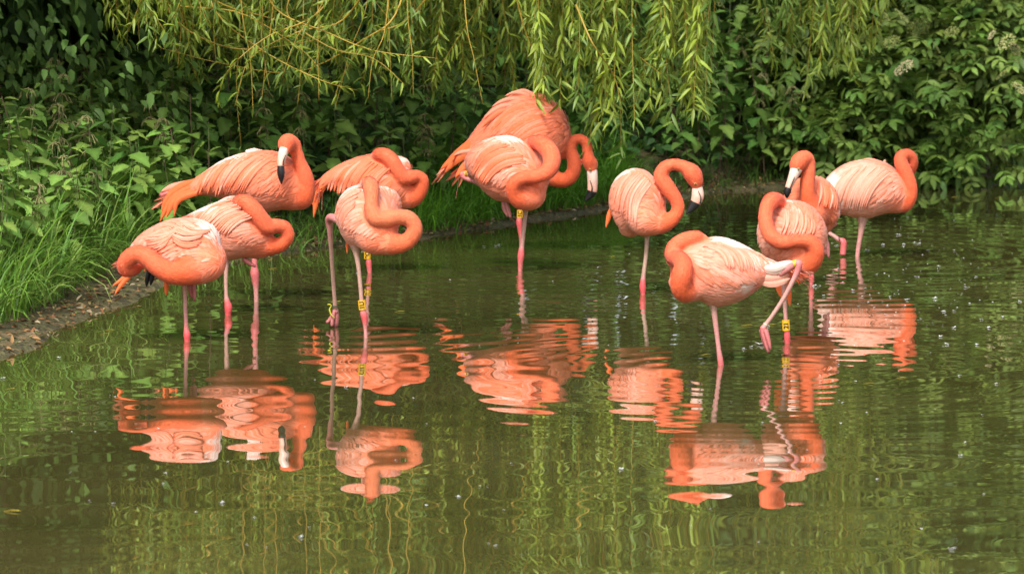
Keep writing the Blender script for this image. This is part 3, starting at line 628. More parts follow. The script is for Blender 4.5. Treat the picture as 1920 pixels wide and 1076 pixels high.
Hb.leg([(1212, 430, -10, 10, .1), (1213, 446, -10, 4.6, .0), (1211, 480, -10, 3.8, .0), (1207, 512, -10, 4, .1), (1205.5, 527, -10, 5, .9), (1205, 539, -10, 6.1, 1), (1205.5, 551, -10, 4.6, .95)])
Hb.plume([(1148, 385, 20), (1143, 400, 18), (1140, 412, 18), (1136, 427, 18)], 9, 'o')

# I: front right, side view facing left, scratching leg raised
I_ = Bird((1351, 682), 'pale pink flamingo with long leg raised behind it, in front of tag 21 bird', 9)
I_.body([(1268, 530, -5, 18, 22), (1284, 520, -2, 42, 42), (1310, 510, 0, 58, 56), (1342, 510, 0, 65, 60), (1375, 510, 0, 58, 55), (1405, 508, 0, 43, 42), (1430, 505, 0, 25, 26), (1450, 500, 0, 11, 13)],
        [(1298, 535, -20, 32), (1284, 545, -44, 24), (1276, 535, -58, 20.5), (1279, 515, -64, 19.5), (1281, 498, -60, 17.5), (1274, 486, -46, 15.5), (1264, 482, -26, 15.5), (1262, 471, -12, 15.5), (1272, 458, -8, 15.5), (1290, 449, -8, 14.5), (1308, 446, -8, 13), (1320, 447, -6, 8)],
        (1455, 500, 0), tint=0.72, whites=[(1335, 448, 0, 34), (1370, 460, -20, 46), (1395, 530, -40, 34), (1418, 540, -30, 30, (0.78, 0.20, 0.17)), (1428, 522, -26, 20, (0.80, 0.24, 0.20))], blobs=[(1262, 487, -10, 14)], drape=0.75, wlen=0.12)
I_.leg([(1336, 560, -14, 12, .1), (1338, 577, -14, 6.5, .15), (1342, 610, -14, 4.8, .45), (1347, 650, -14, 4.3, .5), (1350, 672, -14, 5.4, .75), (1351.5, 682, -14, 5.6, .85)])
I_.leg([(1440, 525, -5, 9, .6), (1465, 512, -25, 7, .6), (1490, 496, -40, 6.6, .6), (1498, 494, -44, 6.8, .7), (1496, 506, -44, 6, .7), (1487, 526, -44, 4.6, .4), (1470, 558, -44, 4.3, .3), (1448, 592, -44, 4.0, .25), (1436, 608, -44, 4.4, .4), (1430, 617, -44, 6.4, .8)], to_bed=False)
I_.toes([[(1430, 615, -44, 5.8), (1433, 634, -48, 4.6), (1441, 662, -52, 2.4)], [(1435, 618, -50, 5), (1440, 634, -54, 4.2), (1445, 656, -58, 2)], [(1427, 618, -40, 4), (1431, 636, -40, 3.6), (1436, 655, -40, 2)]], .45)
I_.band(1491, 494, -41, 7, 8, None, tilt=1.3, col=(0.55, 0.40, 0.02))
I_.band(1436, 608, -44, 5.0, 3.2, None, tilt=0.6, col=(0.55, 0.48, 0.36))
for p, w_, c_ in [([(1432, 503, -26), (1450, 502, -34), (1470, 496, -38), (1487, 490, -38)], 16, 'w'), ([(1432, 508, -24), (1450, 507, -30), (1468, 505, -32), (1484, 503, -32)], 15, 'h'),
                  ([(1425, 528, -18), (1445, 530, -22), (1465, 527, -24), (1482, 522, -24)], 18, 'l'), ([(1420, 520, -20), (1442, 520, -24), (1462, 518, -26), (1480, 514, -26)], 15, 'l'),
                  ([(1420, 485, -10), (1438, 492, -10), (1452, 499, -10), (1462, 503, -10)], 14, 'c')]: I_.plume(p, w_, c_)
for p in ([(1470, 508, -20), (1484, 512, -20), (1494, 522, -20), (1503, 532, -20)], [(1474, 512, -22), (1486, 518, -22), (1494, 526, -22), (1499, 534, -22)], [(1472, 505, -18), (1488, 508, -18), (1500, 518, -18), (1508, 528, -18)]): I_.plume(p, 4, 'o')

# J: tag 21, beside I
J = Bird((1476, 644), 'flamingo wearing yellow leg tag 21 with neck folded in an L over its breast', 10)
J.body([(1508, 500, -52, 20, 22), (1502, 482, -44, 42, 42), (1492, 455, -22, 66, 60), (1482, 440, 8, 66, 62), (1472, 432, 40, 50, 52), (1464, 440, 72, 28, 32), (1460, 456, 92, 10, 14)],
       [(1496, 484, -48, 34), (1511, 496, -62, 24), (1525, 487, -72, 19), (1529, 469, -79, 16), (1516, 453, -84, 13.5), (1492, 451, -88, 12.5), (1466, 454, -88, 13.5), (1446, 443, -86, 14), (1436, 418, -78, 13.5), (1437, 393, -66, 13.5), (1446, 377, -50, 15.5), (1458, 375, -34, 13), (1468, 380, -16, 8)],
       (1458, 470, 110), tint=0.45, whites=[(1476, 378, -20, 26), (1545, 432, -20, 16)], drape=0.3, wlen=0.07, blobs=[(1533, 446, -18, 16)])
J.leg([(1469, 510, 10, 10, .2), (1470, 540, 10, 4.6, .3), (1472, 580, 10, 3.9, .3), (1474, 608, 10, 4.0, .5), (1475.5, 622, 10, 5.3, .95), (1476, 632, 10, 6.0, 1), (1476.5, 644, 10, 5, .95)])
J.band(1473.8, 609.5, 10, 7.2, 20, '21', tilt=-0.06)
for p, w_ in [([(1463, 510, 60), (1462, 530, 58), (1466, 548, 56), (1476, 563, 54)], 18), ([(1470, 512, 56), (1474, 532, 54), (1479, 550, 52), (1481, 575, 50)], 13), ([(1458, 512, 62), (1457, 528, 60), (1460, 540, 60), (1464, 550, 60)], 12)]: J.plume(p, w_, 'o')
for k in range(5): J.plume([(1524 + k, 440 + k * 5, -38), (1534 + k, 437 + k * 6, -38), (1541 + k, 434 + k * 7, -36), (1547 - k * .4, 431 + k * 8, -34)], 14, 'l', 'wing_feather')

# K: facing the camera behind J
K_ = Bird((1521, 534), 'flamingo with upright neck and lowered grey-white bill, right behind the tag 21 bird', 11)
K_.body([(1528, 408, -42, 24, 24), (1525, 398, -28, 48, 46), (1521, 390, 0, 60, 53), (1518, 388, 30, 50, 48), (1515, 392, 60, 28, 30), (1514, 398, 80, 10, 12)],
        [(1520, 402, -46, 30), (1516, 376, -60, 18), (1514, 350, -64, 14), (1515, 325, -63, 13.5), (1515, 305, -61, 13), (1509, 297, -66, 14), (1500, 302, -74, 15.5), (1494, 313, -80, 14), (1491, 322, -83, 9.5)],
        (1512, 410, 90), tint=0.3, drape=0.2, wlen=0.06, blobs=[(1552, 400, -12, 22)], whites=[(1562, 395, -14, 20)])
K_.bill([(1493, 317, -83, 11.5, 10), (1488, 329, -87, 9.5, 9), (1482, 343, -90, 7.5, 8), (1478, 353, -92, 6.6, 7), (1476, 362, -92, 6.4, 6), (1475.5, 371, -90, 2, 2)], 3,
        gape=[(1490, 332, -98), (1485, 345, -99), (1481, 356, -99)], eye=(1497, 317, -94, 2.4))
K_.leg([(1521, 440, 0, 9, .4), (1521, 470, 0, 4, .5), (1521, 505, 0, 3.8, .7), (1521.5, 522, 0, 5.2, .95), (1521, 534, 0, 3.6, .7)])
K_.toes([[(1540, 440, -10, 4), (1546, 460, -12, 5), (1549, 478, -14, 3)], [(1545, 440, -14, 4), (1551, 460, -16, 4.5), (1554, 484, -18, 2.2)]], .25)

# L: far right, side view
Lb = Bird((1607, 480), 'palest flamingo, neck bent back on itself, standing beside the flowering bush', 12)
Lb.body([(1700, 380, 0, 15, 18), (1686, 372, 0, 30, 32), (1666, 362, 0, 44, 44), (1638, 355, 0, 54, 50), (1606, 357, 0, 53, 50), (1578, 365, 0, 44, 42), (1556, 376, 0, 28, 28), (1540, 384, 0, 10, 12)],
        [(1672, 372, -3, 30), (1694, 381, -7, 19.5), (1706, 369, -10, 14.5), (1706, 348, -12, 13.2), (1699, 326, -14, 12.8), (1690, 307, -14, 13), (1690, 294, -13, 11.5), (1700, 289, -9, 9.5), (1709, 294, -3, 9.5), (1712, 306, 2, 9.5), (1709, 320, 6, 7.5), (1704, 330, 10, 4)],
        (1530, 388, 0), tint=0.8, whites=[(1590, 325, -20, 40), (1600, 370, -40, 34), (1578, 402, -25, 24, (0.76, 0.18, 0.15)), (1565, 408, -20, 24, (0.76, 0.20, 0.17))], drape=0.7, wlen=0.12)
Lb.leg([(1617, 404, -8, 13, .2), (1616.5, 419, -8, 7.5, .2), (1613.5, 440, -8, 4.8, .35), (1610, 460, -8, 4.3, .45), (1607.5, 480, -8, 4.2, .45)])
Lb.leg([(1565, 415, 5, 8, .6), (1552, 433, 5, 4.4, .3), (1564, 443, 2, 4.0, .3), (1574, 450, 0, 4.6, .7), (1581, 453, 0, 6.2, .9), (1581.5, 463, 0, 6, .85), (1580, 478, 0, 5.8, .8)], to_bed=False)
Lb.band(1574, 449.5, 0, 5.2, 3.2, None, tilt=1.2, col=(0.05, 0.04, 0.04))
Lb.plume([(1665, 312, -8), (1645, 303, -8), (1630, 299, -8), (1618, 299, -8)], 6, 'p', 'scapular_feather'); Lb.plume([(1655, 308, 0), (1658, 304, 0), (1660, 299, 0)], 6, 'p', 'scapular_feather')



# long wing feathers that can be told apart
E.wing_row([(412, 302), (470, 290), (528, 292)], [(366, 361), (410, 366), (458, 362)], 29, 8.1, 0.10, 1, 0.35)
D.wing_row([(650, 312), (690, 302), (730, 318)], [(614, 358), (650, 368), (690, 372)], 20, 8.1, 0.10, 2, 0.3)
I_.wing_row([(1322, 462), (1360, 462), (1402, 472)], [(1362, 503), (1400, 506), (1446, 508)], 24, 7.4, -0.18, 3, 0.3)
Lb.wing_row([(1600, 314), (1640, 312), (1670, 322)], [(1556, 384), (1590, 396), (1622, 392)], 22, 7.4, 0.10, 4, 0.15)
F_.wing_row([(932, 264), (965, 280), (985, 302)], [(882, 312), (890, 332), (908, 347)], 24, 7.4, 0.14, 5, 0.35)
B_.wing_row([(428, 376), (452, 392), (470, 408)], [(368, 412), (392, 428), (424, 442)], 20, 7.4, 0.10, 6, 0.2)
Hb.wing_row([(1172, 328), (1200, 326), (1222, 345)], [(1150, 372), (1166, 405), (1194, 424)], 22, 6.2, 0.12, 8, 0.1)
A.wing_row([(398, 428), (380, 440), (372, 462)], [(330, 414), (318, 432), (322, 452)], 17, 6.2, -0.15, 9, 0.12)
A.wing_row([(345, 420), (330, 432), (318, 446)], [(272, 446), (276, 458), (288, 468)], 15, 6.2, -0.12, 10, 0.3)
J.wing_row([(1470, 392), (1500, 396), (1525, 412)], [(1462, 440), (1490, 443), (1522, 440)], 20, 5.6, -0.10, 11, 0.12)
C.wing_row([(680, 352), (668, 368), (664, 388)], [(632, 388), (632, 410), (640, 432)], 19, 5.6, 0.12, 12, 0.12)
K_.wing_row([(1535, 332), (1548, 338), (1560, 350)], [(1538, 385), (1552, 390), (1566, 396)], 15, 5.6, -0.10, 13, 0.12)
G.wing_row([(985, 185), (1025, 205), (1052, 245)], [(908, 236), (930, 262), (965, 290)], 27, 10.5, 0.12, 7, 0.3)

# ------------------------------------------------------------------ plants
R_ = np.random.default_rng(77)
def to_px(P):
    P = np.asarray(P, float); d = P[..., 1] * CP - (P[..., 2] - H) * SP; v = P[..., 1] * SP + (P[..., 2] - H) * CP
    return 960 + F * P[..., 0] / d, 538 - F * v / d
def leaf_template(nrow, width, fold, curl, serr=0.0, peak=0.35, petiole=0.0):
    """leaf of length 1 along +Y: midrib plus two edges"""
    t = np.linspace(0, 1, nrow); w = width / 2 * np.where(t < peak, np.sin(np.pi / 2 * np.clip(t / peak, 0, 1)) ** 0.7, np.cos(np.pi / 2 * (t - peak) / (1 - peak)) ** 0.9)
    if serr: w = w * (1 + serr * np.where(np.arange(nrow) % 2 == 0, -1, 1))
    w[0] = width * 0.03; w[-1] = 0
    y = petiole + t * (1 - petiole); zc = -curl * t ** 2
    mid = np.stack([0 * t, y, zc], -1); lf = np.stack([-w, y - serr * 0.06 * (np.arange(nrow) % 2), zc + fold * w], -1); rt = lf * np.array([-1, 1, 1])
    V = np.stack([lf, mid, rt], 1).reshape(-1, 3); i = np.arange(nrow - 1)[:, None] * 3
    f = np.concatenate([np.concatenate([i, i + 1, i + 4, i + 3], 1), np.concatenate([i + 1, i + 2, i + 5, i + 4], 1)])
    return V, [f]
def leaf_cols(V, base, rib=1.25):
    k = len(V); c = np.tile(np.asarray(base, float), (k, 1)); c[1::3] *= rib; return c

# ---- nettles: each plant an individual, each leaf a part
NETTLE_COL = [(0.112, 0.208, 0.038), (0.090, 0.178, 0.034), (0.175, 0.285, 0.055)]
nleaf = []
for q, (wd, fo, cu) in enumerate([(0.58, 0.25, 0.22), (0.64, 0.12, 0.35), (0.52, 0.35, 0.12)]):
    V, fs = leaf_template(9, wd, fo, cu, serr=0.16, peak=0.3, petiole=0.12)
    nleaf.append([mesh_np('leaf', V, fs, M_LEAF, leaf_cols(V, c)) for c in NETTLE_COL])
def flower_strings(seed, n=9):
    r = np.random.default_rng(seed); pc = []
    for k in range(n):
        a = r.uniform(0, 6.28); l = r.uniform(0.03, 0.06); d = np.array([math.cos(a), math.sin(a), 0])
        C = np.array([[0, 0, 0.02 * k / n], d * l * 0.5 + [0, 0, 0.004], d * l * 0.9 + [0, 0, -l * 0.6]]); C = catmull(C, 7) + r.normal(0, 0.002, (7, 3))
        V, fs = tube_np(C, r.uniform(0.0018, 0.004, 7), 4); pc.append((V, fs, np.array([0.26, 0.25, 0.10]) * r.uniform(0.7, 1.2)))
    V, fs, c = merge(pc); return mesh_np('flower_string', V, fs, M_LITTER, c)
nflow = [flower_strings(s) for s in range(3)]
nstem = {}
def nettle(pos, h, rng, bright, label, group, flower):
    kind_ = ('tall' if h > 0.62 else 'short') ; label = kind_ + ' ' + label + (', strung with pale flowers' if flower else ''); group = kind_ + (' flowering ' if flower else ' ') + group
    root = empty('nettle_plant', pos); tag(root, label, 'nettle', group)
    lean = rng.normal(0, 0.10, 2); hq = round(h * 10) / 10
    top = np.array([lean[0] * h, lean[1] * h, h])
    key = (hq, rng.integers(0, 3))
    if key not in nstem:
        C = catmull(np.array([[0, 0, -0.05], [0.02, 0.01 * key[1], hq * 0.5], [0, 0, hq]]), 8); V, fs = tube_np(C, np.linspace(0.0042, 0.0016, 8), 5)
        nstem[key] = mesh_np('stem', V, fs, M_STEM, np.array([0.10, 0.12, 0.04]) if key[1] else np.array([0.11, 0.06, 0.04]))
    st = link('stem', nstem[key], root); q = Vector((0, 0, 1)).rotation_difference(Vector(top)); st.rotation_euler = q.to_euler(); st.scale = (1, 1, h / hq)
    n = int(h / 0.085) + 2; a0 = rng.uniform(0, 6.28)
    for k in range(n):
        f = 0.22 + 0.78 * (k + 0.5) / n; size = (0.062 + 0.055 * math.sin(math.pi * min(1, 0.28 + 0.72 * (1 - f)))) * rng.uniform(0.8, 1.2)
        if f > 0.93: size *= 0.7
        for s in (0, 1):
            a = a0 + k * 1.57 + s * math.pi + rng.normal(0, 0.25); pitch = rng.normal(-0.25, 0.25) + 0.5 * (f > 0.9)
            dv = Vector((math.cos(a) * math.cos(pitch), math.sin(a) * math.cos(pitch), math.sin(pitch)))
            fr = frames(np.array([dv]), np.array([[0, 0, 1.0]]), np.array([rng.normal(0, 0.25)]))[0]
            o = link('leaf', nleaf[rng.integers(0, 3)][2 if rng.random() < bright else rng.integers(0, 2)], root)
            m = Matrix(fr.tolist()).to_4x4(); m = m @ Matrix.Scale(size, 4); m.translation = Vector(top * f); o.matrix_basis = m
    if flower:
        for k in range(3):
            o = link('flower_string', nflow[k], root); o.location = Vector(top * (0.72 + 0.13 * k)); o.scale = (1, 1, 1); o.rotation_euler = (0, 0, rng.uniform(0, 6))
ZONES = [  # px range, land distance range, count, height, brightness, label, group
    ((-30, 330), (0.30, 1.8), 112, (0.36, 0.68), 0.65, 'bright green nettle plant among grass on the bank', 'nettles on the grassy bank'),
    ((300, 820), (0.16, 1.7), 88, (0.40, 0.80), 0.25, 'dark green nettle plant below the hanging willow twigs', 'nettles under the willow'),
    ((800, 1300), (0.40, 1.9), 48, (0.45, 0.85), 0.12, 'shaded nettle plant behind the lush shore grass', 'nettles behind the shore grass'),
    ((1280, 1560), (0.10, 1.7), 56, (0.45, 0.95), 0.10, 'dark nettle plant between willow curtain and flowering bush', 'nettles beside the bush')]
rn = np.random.default_rng(31)
for (x0, x1), (s0, s1), cnt, (h0, h1), br, lab, grp in ZONES:
    got, tries, pts = 0, 0, []
    while got < cnt and tries < 20000:
        tries += 1; px = rn.uniform(x0, x1); d = rn.uniform(20, 32.5); x = (px - 960) / F * d
        s = shore_sd(x, d)[0]
        if not (s0 < s < s1) or rn.random() > 1.15 - 0.75 * s / s1: continue
        if any((x - a) ** 2 + (d - b) ** 2 < 0.012 for a, b in pts): continue
        h = rn.uniform(h0, h1) * (0.75 + 0.25 * min(1, s / 0.7)); z = terrain(x, d)[0]
        tx, ty = to_px(np.array([x, d, z + h]))
        if ty > 1076 or to_px(np.array([x, d, z]))[1] < -60: continue
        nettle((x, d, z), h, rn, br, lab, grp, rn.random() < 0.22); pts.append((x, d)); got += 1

# ---- grass: too many blades to count
def grass_blades(n, pxr, sr, lr, cols, seed, lean_water=0.5, wid=(0.004, 0.007)):
    r = np.random.default_rng(seed); px = r.uniform(*pxr, n * 6); d = r.uniform(19, 31, n * 6); x = (px - 960) / F * d
    s = shore_sd(x, d); m = (s > sr[0]) & (s < sr[1]) & (r.random(n * 6) < 0.35 + 0.9 * vnoise(x, d, 3.1)); x, d = x[m][:n], d[m][:n]; n = len(x)
    if n == 0: return None
    z = terrain(x, d); e = 0.05; gxn = (shore_sd(x + e, d) - shore_sd(x - e, d)); gyn = (shore_sd(x, d + e) - shore_sd(x, d - e)); gn = -norm(np.stack([gxn, gyn], -1))
    a = r.uniform(0, 6.28, n); hd = np.stack([np.cos(a), np.sin(a)], -1) + gn * lean_water; hd = norm(hd)
    Ln = r.uniform(*lr, n) * (0.7 + 0.6 * vnoise(x, d, 1.7)); bend = r.uniform(0.2, 2.1, n); w = r.uniform(*wid, n)
    rows = 6; t = np.linspace(0, 1, rows)
    ang = (np.pi / 2 - 0.12) - bend[:, None] * t[None] ** 1.3 * 1.25
    stp = Ln[:, None] / (rows - 1); hx = np.cumsum(np.cos(ang) * stp, 1) - (np.cos(ang) * stp)[:, :1]; hz = np.cumsum(np.sin(ang) * stp, 1) - (np.sin(ang) * stp)[:, :1]
    C = np.stack([x[:, None] + hd[:, :1] * hx, d[:, None] + hd[:, 1:] * hx, z[:, None] + hz - 0.01], -1)
    sv = np.stack([-hd[:, 1], hd[:, 0], np.zeros(n)], -1); sv = norm(sv + r.normal(0, 0.5, (n, 3)) * np.array([1, 1, 0.3])); pr = np.array([0.7, 1, 0.95, 0.8, 0.5, 0.05])
    hw = (w[:, None] / 2 * pr[None])[..., None] * sv[:, None]
    V = np.stack([C - hw, C + hw], 2).reshape(-1, 3); i = (np.arange(n) * rows * 2)[:, None, None] + (np.arange(rows - 1) * 2)[None, :, None]
    f = (i + np.array([0, 1, 3, 2])[None, None]).reshape(-1, 4)
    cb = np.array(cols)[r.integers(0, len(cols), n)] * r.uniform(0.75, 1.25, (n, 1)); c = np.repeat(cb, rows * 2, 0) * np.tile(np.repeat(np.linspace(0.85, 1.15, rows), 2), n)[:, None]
    return V, [f], c
GR = [(0.13, 0.27, 0.03), (0.17, 0.32, 0.035), (0.10, 0.22, 0.03), (0.22, 0.32, 0.07)]
gp = [grass_blades(4200, (-40, 330), (0.24, 2.4), (0.22, 0.52), GR, 1, 0.5, (0.006, 0.010)), grass_blades(1300, (-40, 300), (0.22, 0.5), (0.18, 0.36), GR, 2, 0.9, (0.006, 0.010)),
      grass_blades(2600, (290, 800), (0.0, 0.6), (0.10, 0.28), [(0.10, 0.21, 0.025), (0.12, 0.25, 0.03)], 3, 0.5), grass_blades(900, (560, 1500), (-0.02, 0.12), (0.05, 0.16), [(0.10, 0.20, 0.03), (0.16, 0.17, 0.06)], 6, 1.2, (0.004, 0.008)), grass_blades(6000, (770, 1180), (0.03, 0.95), (0.14, 0.34), [(0.11, 0.28, 0.02), (0.14, 0.33, 0.025), (0.09, 0.23, 0.02)], 4, 0.7, (0.005, 0.008)),
      grass_blades(1500, (1170, 1560), (0.0, 0.5), (0.08, 0.24), [(0.07, 0.15, 0.02), (0.08, 0.17, 0.025)], 5, 0.6)]
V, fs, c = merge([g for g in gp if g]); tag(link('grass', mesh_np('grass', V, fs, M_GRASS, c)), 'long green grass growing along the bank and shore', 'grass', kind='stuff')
# ground ivy and low leaves hiding the soil
r = np.random.default_rng(9); n = 15000; px = r.uniform(-60, 1980, n * 3); d = r.uniform(19.5, 34, n * 3); x = (px - 960) / F * d; s = shore_sd(x, d)
m = (s > 0.28 + 0.2 * vnoise(x, d, 4)) & (s < 4.5); x, d = x[m][:n], d[m][:n]; n = len(x); z = terrain(x, d) + r.uniform(0.01, 0.22, n)
lv, lf = leaf_template(5, 0.6, 0.2, 0.3, peak=0.35); dv = np.stack([r.normal(0, 1, n), r.normal(-0.4, 1, n), r.normal(-0.3, 0.4, n)], -1)
V, fs, c = scatter(lv, lf, np.stack([x, d, z], -1), frames(dv, np.tile([0, 0, 1.0], (n, 1)) + r.normal(0, 0.35, (n, 3))), r.uniform(0.04, 0.09, n), np.array([0.05, 0.12, 0.03]) * r.uniform(0.6, 1.4, (n, 1)))
tag(link('ground_cover', mesh_np('ground_cover', V, fs, M_SHRUB, c)), 'low leafy ground cover carpeting the bank under the nettles', 'ground cover', kind='stuff')
# leaf litter and pebbles along the muddy edge
r = np.random.default_rng(14); n = 5200; px = np.concatenate([r.uniform(-60, 1500, n * 7), r.uniform(560, 1450, n * 9)]); r.shuffle(px); d = r.uniform(19.5, 30, len(px)); x = (px - 960) / F * d; s = shore_sd(x, d)
m = (s > -0.01) & (s < 0.34); x, d = x[m][:n], d[m][:n]; n = len(x); z = terrain(x, d) + 0.006
lv, lf = leaf_template(4, 0.42, 0.3, 0.25); dv = np.stack([r.normal(0, 1, n), r.normal(0, 1, n), r.normal(0.08, 0.2, n)], -1)
pal = np.array([(0.22, 0.11, 0.05), (0.30, 0.17, 0.07), (0.16, 0.10, 0.05), (0.36, 0.28, 0.10), (0.28, 0.12, 0.05), (0.12, 0.14, 0.04), (0.38, 0.30, 0.18)])
V, fs, c = scatter(lv, lf, np.stack([x, d, z], -1), frames(dv, np.tile([0, 0, 1.0], (n, 1)) + r.normal(0, 0.3, (n, 3))), r.uniform(0.014, 0.040, n), pal[r.integers(0, 7, n)] * r.uniform(0.6, 1.2, (n, 1)))
tag(link('leaf_litter', mesh_np('leaf_litter', V, fs, M_LITTER, c)), 'brown and yellow fallen leaves along the muddy water edge', 'leaf litter', kind='stuff')

# ---- tall shrubs closing the view behind the bank
def shrub(cx, cy, h, rx, ry, seed, n, lsize, col, label, name='shrub', group=None):
    r = np.random.default_rng(seed); z0 = terrain(cx, cy)[0]; root = empty(name, (cx, cy, z0)); tag(root, label, name.replace('_', ' '), group)
    pc = []
    for k in range(6):
        a = r.uniform(0, 6.28); e = np.array([math.cos(a) * rx * 0.6, math.sin(a) * ry * 0.6, h * r.uniform(0.6, 0.9)])
        C = catmull(np.array([[0.04 * math.cos(a), 0.04 * math.sin(a), -0.1], e * [0.3, 0.3, 0.45] + r.normal(0, 0.05, 3), e]), 9); V, fs = tube_np(C, np.linspace(0.028, 0.008, 9), 6); pc.append((V, fs, (0.10, 0.075, 0.05)))
    V, fs, c = merge(pc); link('trunk', mesh_np('trunk', V, fs, M_BARK, c), root)
    # clumps on an uneven shell
    nc = 110; u = r.normal(0, 1, (nc, 3)); u = norm(u); u[:, 2] = np.abs(u[:, 2]) * 1.5 - 0.8
    cen = u * np.array([rx, ry, h * 0.55]) * r.uniform(0.55, 1.0, (nc, 1)) + np.array([0, 0, h * 0.48])
    ci = r.integers(0, nc, n); p = cen[ci] + r.normal(0, 1, (n, 3)) * np.array([0.22, 0.22, 0.16]) * max(1, rx * 0.75); p[:, 2] = np.maximum(p[:, 2], 0.03)
    dv = norm(p - np.array([0, 0, h * 0.4])) + r.normal(0, 0.6, (n, 3)) + np.array([0, 0, -0.5])
    lv, lf = leaf_template(6, 0.5, 0.25, 0.3, serr=0.12, peak=0.36); cc = np.array(col) * r.uniform(0.6, 1.35, (n, 1)) * (0.8 + 0.4 * r.random(nc)[ci])[:, None]
    V, fs, c = scatter(lv, lf, p, frames(dv, np.tile([0, 0, 1.0], (n, 1)) + r.normal(0, 0.4, (n, 3))), r.uniform(0.7, 1.3, n) * lsize, cc)
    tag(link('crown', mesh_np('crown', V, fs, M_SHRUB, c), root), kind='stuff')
G1 = 'background shrubs behind the nettles'
LB = 'dense dark green shrub standing behind the nettles'
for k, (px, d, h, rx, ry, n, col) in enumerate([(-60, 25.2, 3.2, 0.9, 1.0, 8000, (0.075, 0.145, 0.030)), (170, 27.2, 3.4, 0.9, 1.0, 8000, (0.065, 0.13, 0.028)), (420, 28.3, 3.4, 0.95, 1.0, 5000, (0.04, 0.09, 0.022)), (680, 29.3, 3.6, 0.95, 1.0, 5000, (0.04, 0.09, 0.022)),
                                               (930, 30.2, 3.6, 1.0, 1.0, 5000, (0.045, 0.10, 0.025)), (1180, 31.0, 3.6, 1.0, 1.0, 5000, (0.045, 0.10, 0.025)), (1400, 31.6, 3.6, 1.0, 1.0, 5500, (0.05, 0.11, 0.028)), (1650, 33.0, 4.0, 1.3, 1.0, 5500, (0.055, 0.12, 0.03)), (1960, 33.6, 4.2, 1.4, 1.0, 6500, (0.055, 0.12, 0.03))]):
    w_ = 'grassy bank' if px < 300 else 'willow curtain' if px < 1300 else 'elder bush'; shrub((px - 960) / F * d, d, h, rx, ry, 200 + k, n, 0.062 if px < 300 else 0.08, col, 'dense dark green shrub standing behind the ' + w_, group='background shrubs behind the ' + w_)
# trees further back, seen mostly mirrored in the pond
for k, (x, d, h, rx) in enumerate([(-3.9, 27.5, 6, 1.8), (-5.0, 23, 6, 2.0), (-1.2, 34, 8, 2.4), (2.6, 36, 8, 2.4), (-5.5, 31, 8, 2.4), (-2.5, 36, 9, 2.8), (1.0, 38, 9, 2.8), (4.5, 39, 9.5, 3.0), (8.5, 40, 9, 3.0), (-9, 30, 8, 2.8)]):
    shrub(x, d, h, rx, rx, 300 + k, 13000, 0.30, (0.06, 0.125, 0.03), 'tall leafy background tree beyond the shrubs', 'tree', 'background trees beyond the shrubs')

# ---- elder bush at the right with cream flower heads
re = np.random.default_rng(41)
ex, ed = (1760 - 960) / F * 30.4, 30.4; ez = terrain(ex, ed)[0]
elder = empty('elder_bush', (ex, ed, ez)); tag(elder, 'leafy elder bush with cream flower heads overhanging the water', 'bush'); eo = np.array([ex, ed, ez])
lv, lf = leaf_template(7, 0.46, 0.25, 0.25, peak=0.42)
def elder_leaf_mesh(seed, base):
    r = np.random.default_rng(seed); pos = np.array([[0, 0.35, 0], [0, 0.36, 0], [0, 0.62, 0], [0, 0.63, 0], [0, 0.8, 0]], float)
    an = np.array([1.15, -1.15, 0.95, -0.95, 0]) + r.normal(0, 0.1, 5); dv = np.stack([np.sin(an), np.cos(an), r.normal(-0.15, 0.15, 5)], -1)
    V, fs, c = scatter(lv, lf, pos, frames(dv, np.tile([0, 0, 1.0], (5, 1)) + r.normal(0, 0.2, (5, 3))), r.uniform(0.42, 0.56, 5), np.tile(np.array(base), (5, 1)) * r.uniform(0.85, 1.15, (5, 1)))
    c = c.reshape(5, -1, 3); c[:, 1::3] *= 1.25; c = c.reshape(-1, 3)
    Vs, fss = tube_np(np.array([[0, 0, 0], [0, 0.4, 0.02], [0, 0.8, 0]]), [0.012, 0.01, 0.008], 4); Vm, fm, cm = merge([(V, fs, c), (Vs, fss, np.array(base) * 1.2)]); return Vm, fm, cm
el = [elder_leaf_mesh(s, b) for s, b in enumerate([(0.120, 0.205, 0.036), (0.090, 0.175, 0.032), (0.19, 0.28, 0.055), (0.145, 0.235, 0.04)])]
elm = [mesh_np('leaf', V, fs, M_ELDER, c) for V, fs, c in el]
# positions: several rounded lobes, pixel centre and depth, radii in metres
LOBES = [(1600, 160, 29.6, 0.42, 0.5, 0.42), (1720, 80, 29.7, 0.60, 0.6, 0.5), (1800, 170, 29.4, 0.55, 0.6, 0.42), (1690, 250, 29.3, 0.42, 0.5, 0.26), (1560, 265, 29.3, 0.30, 0.4, 0.24), (1850, 60, 29.8, 0.6, 0.6, 0.5), (1760, -90, 30.2, 0.9, 0.7, 0.6), (1950, -40, 30.2, 0.8, 0.7, 0.7), (1830, 285, 29.1, 0.22, 0.3, 0.14), (1560, 60, 29.9, 0.45, 0.5, 0.45), (1700, -260, 30.6, 1.0, 0.8, 0.7), (1900, 130, 29.8, 0.4, 0.5, 0.3)]
pos, dirs = [], []
for (px, py, d, rx, ry, rz) in LOBES:
    c = np.array(at(px, py, d)); n = int(215 * (rx * rz) ** 0.8 / 0.17 ** 0.8)
    u = norm(re.normal(0, 1, (n, 3))); u[:, 1] = -np.abs(u[:, 1]) * 0.9 + 0.15; u = norm(u)
    p = c + u * np.array([rx, ry, rz]) * re.uniform(0.72, 1.08, (n, 1)); pos.append(p); dirs.append(u)
pos, dirs = np.vstack(pos), np.vstack(dirs); m = pos[:, 2] > 0.07; pos, dirs = pos[m], dirs[m]; n = len(pos)
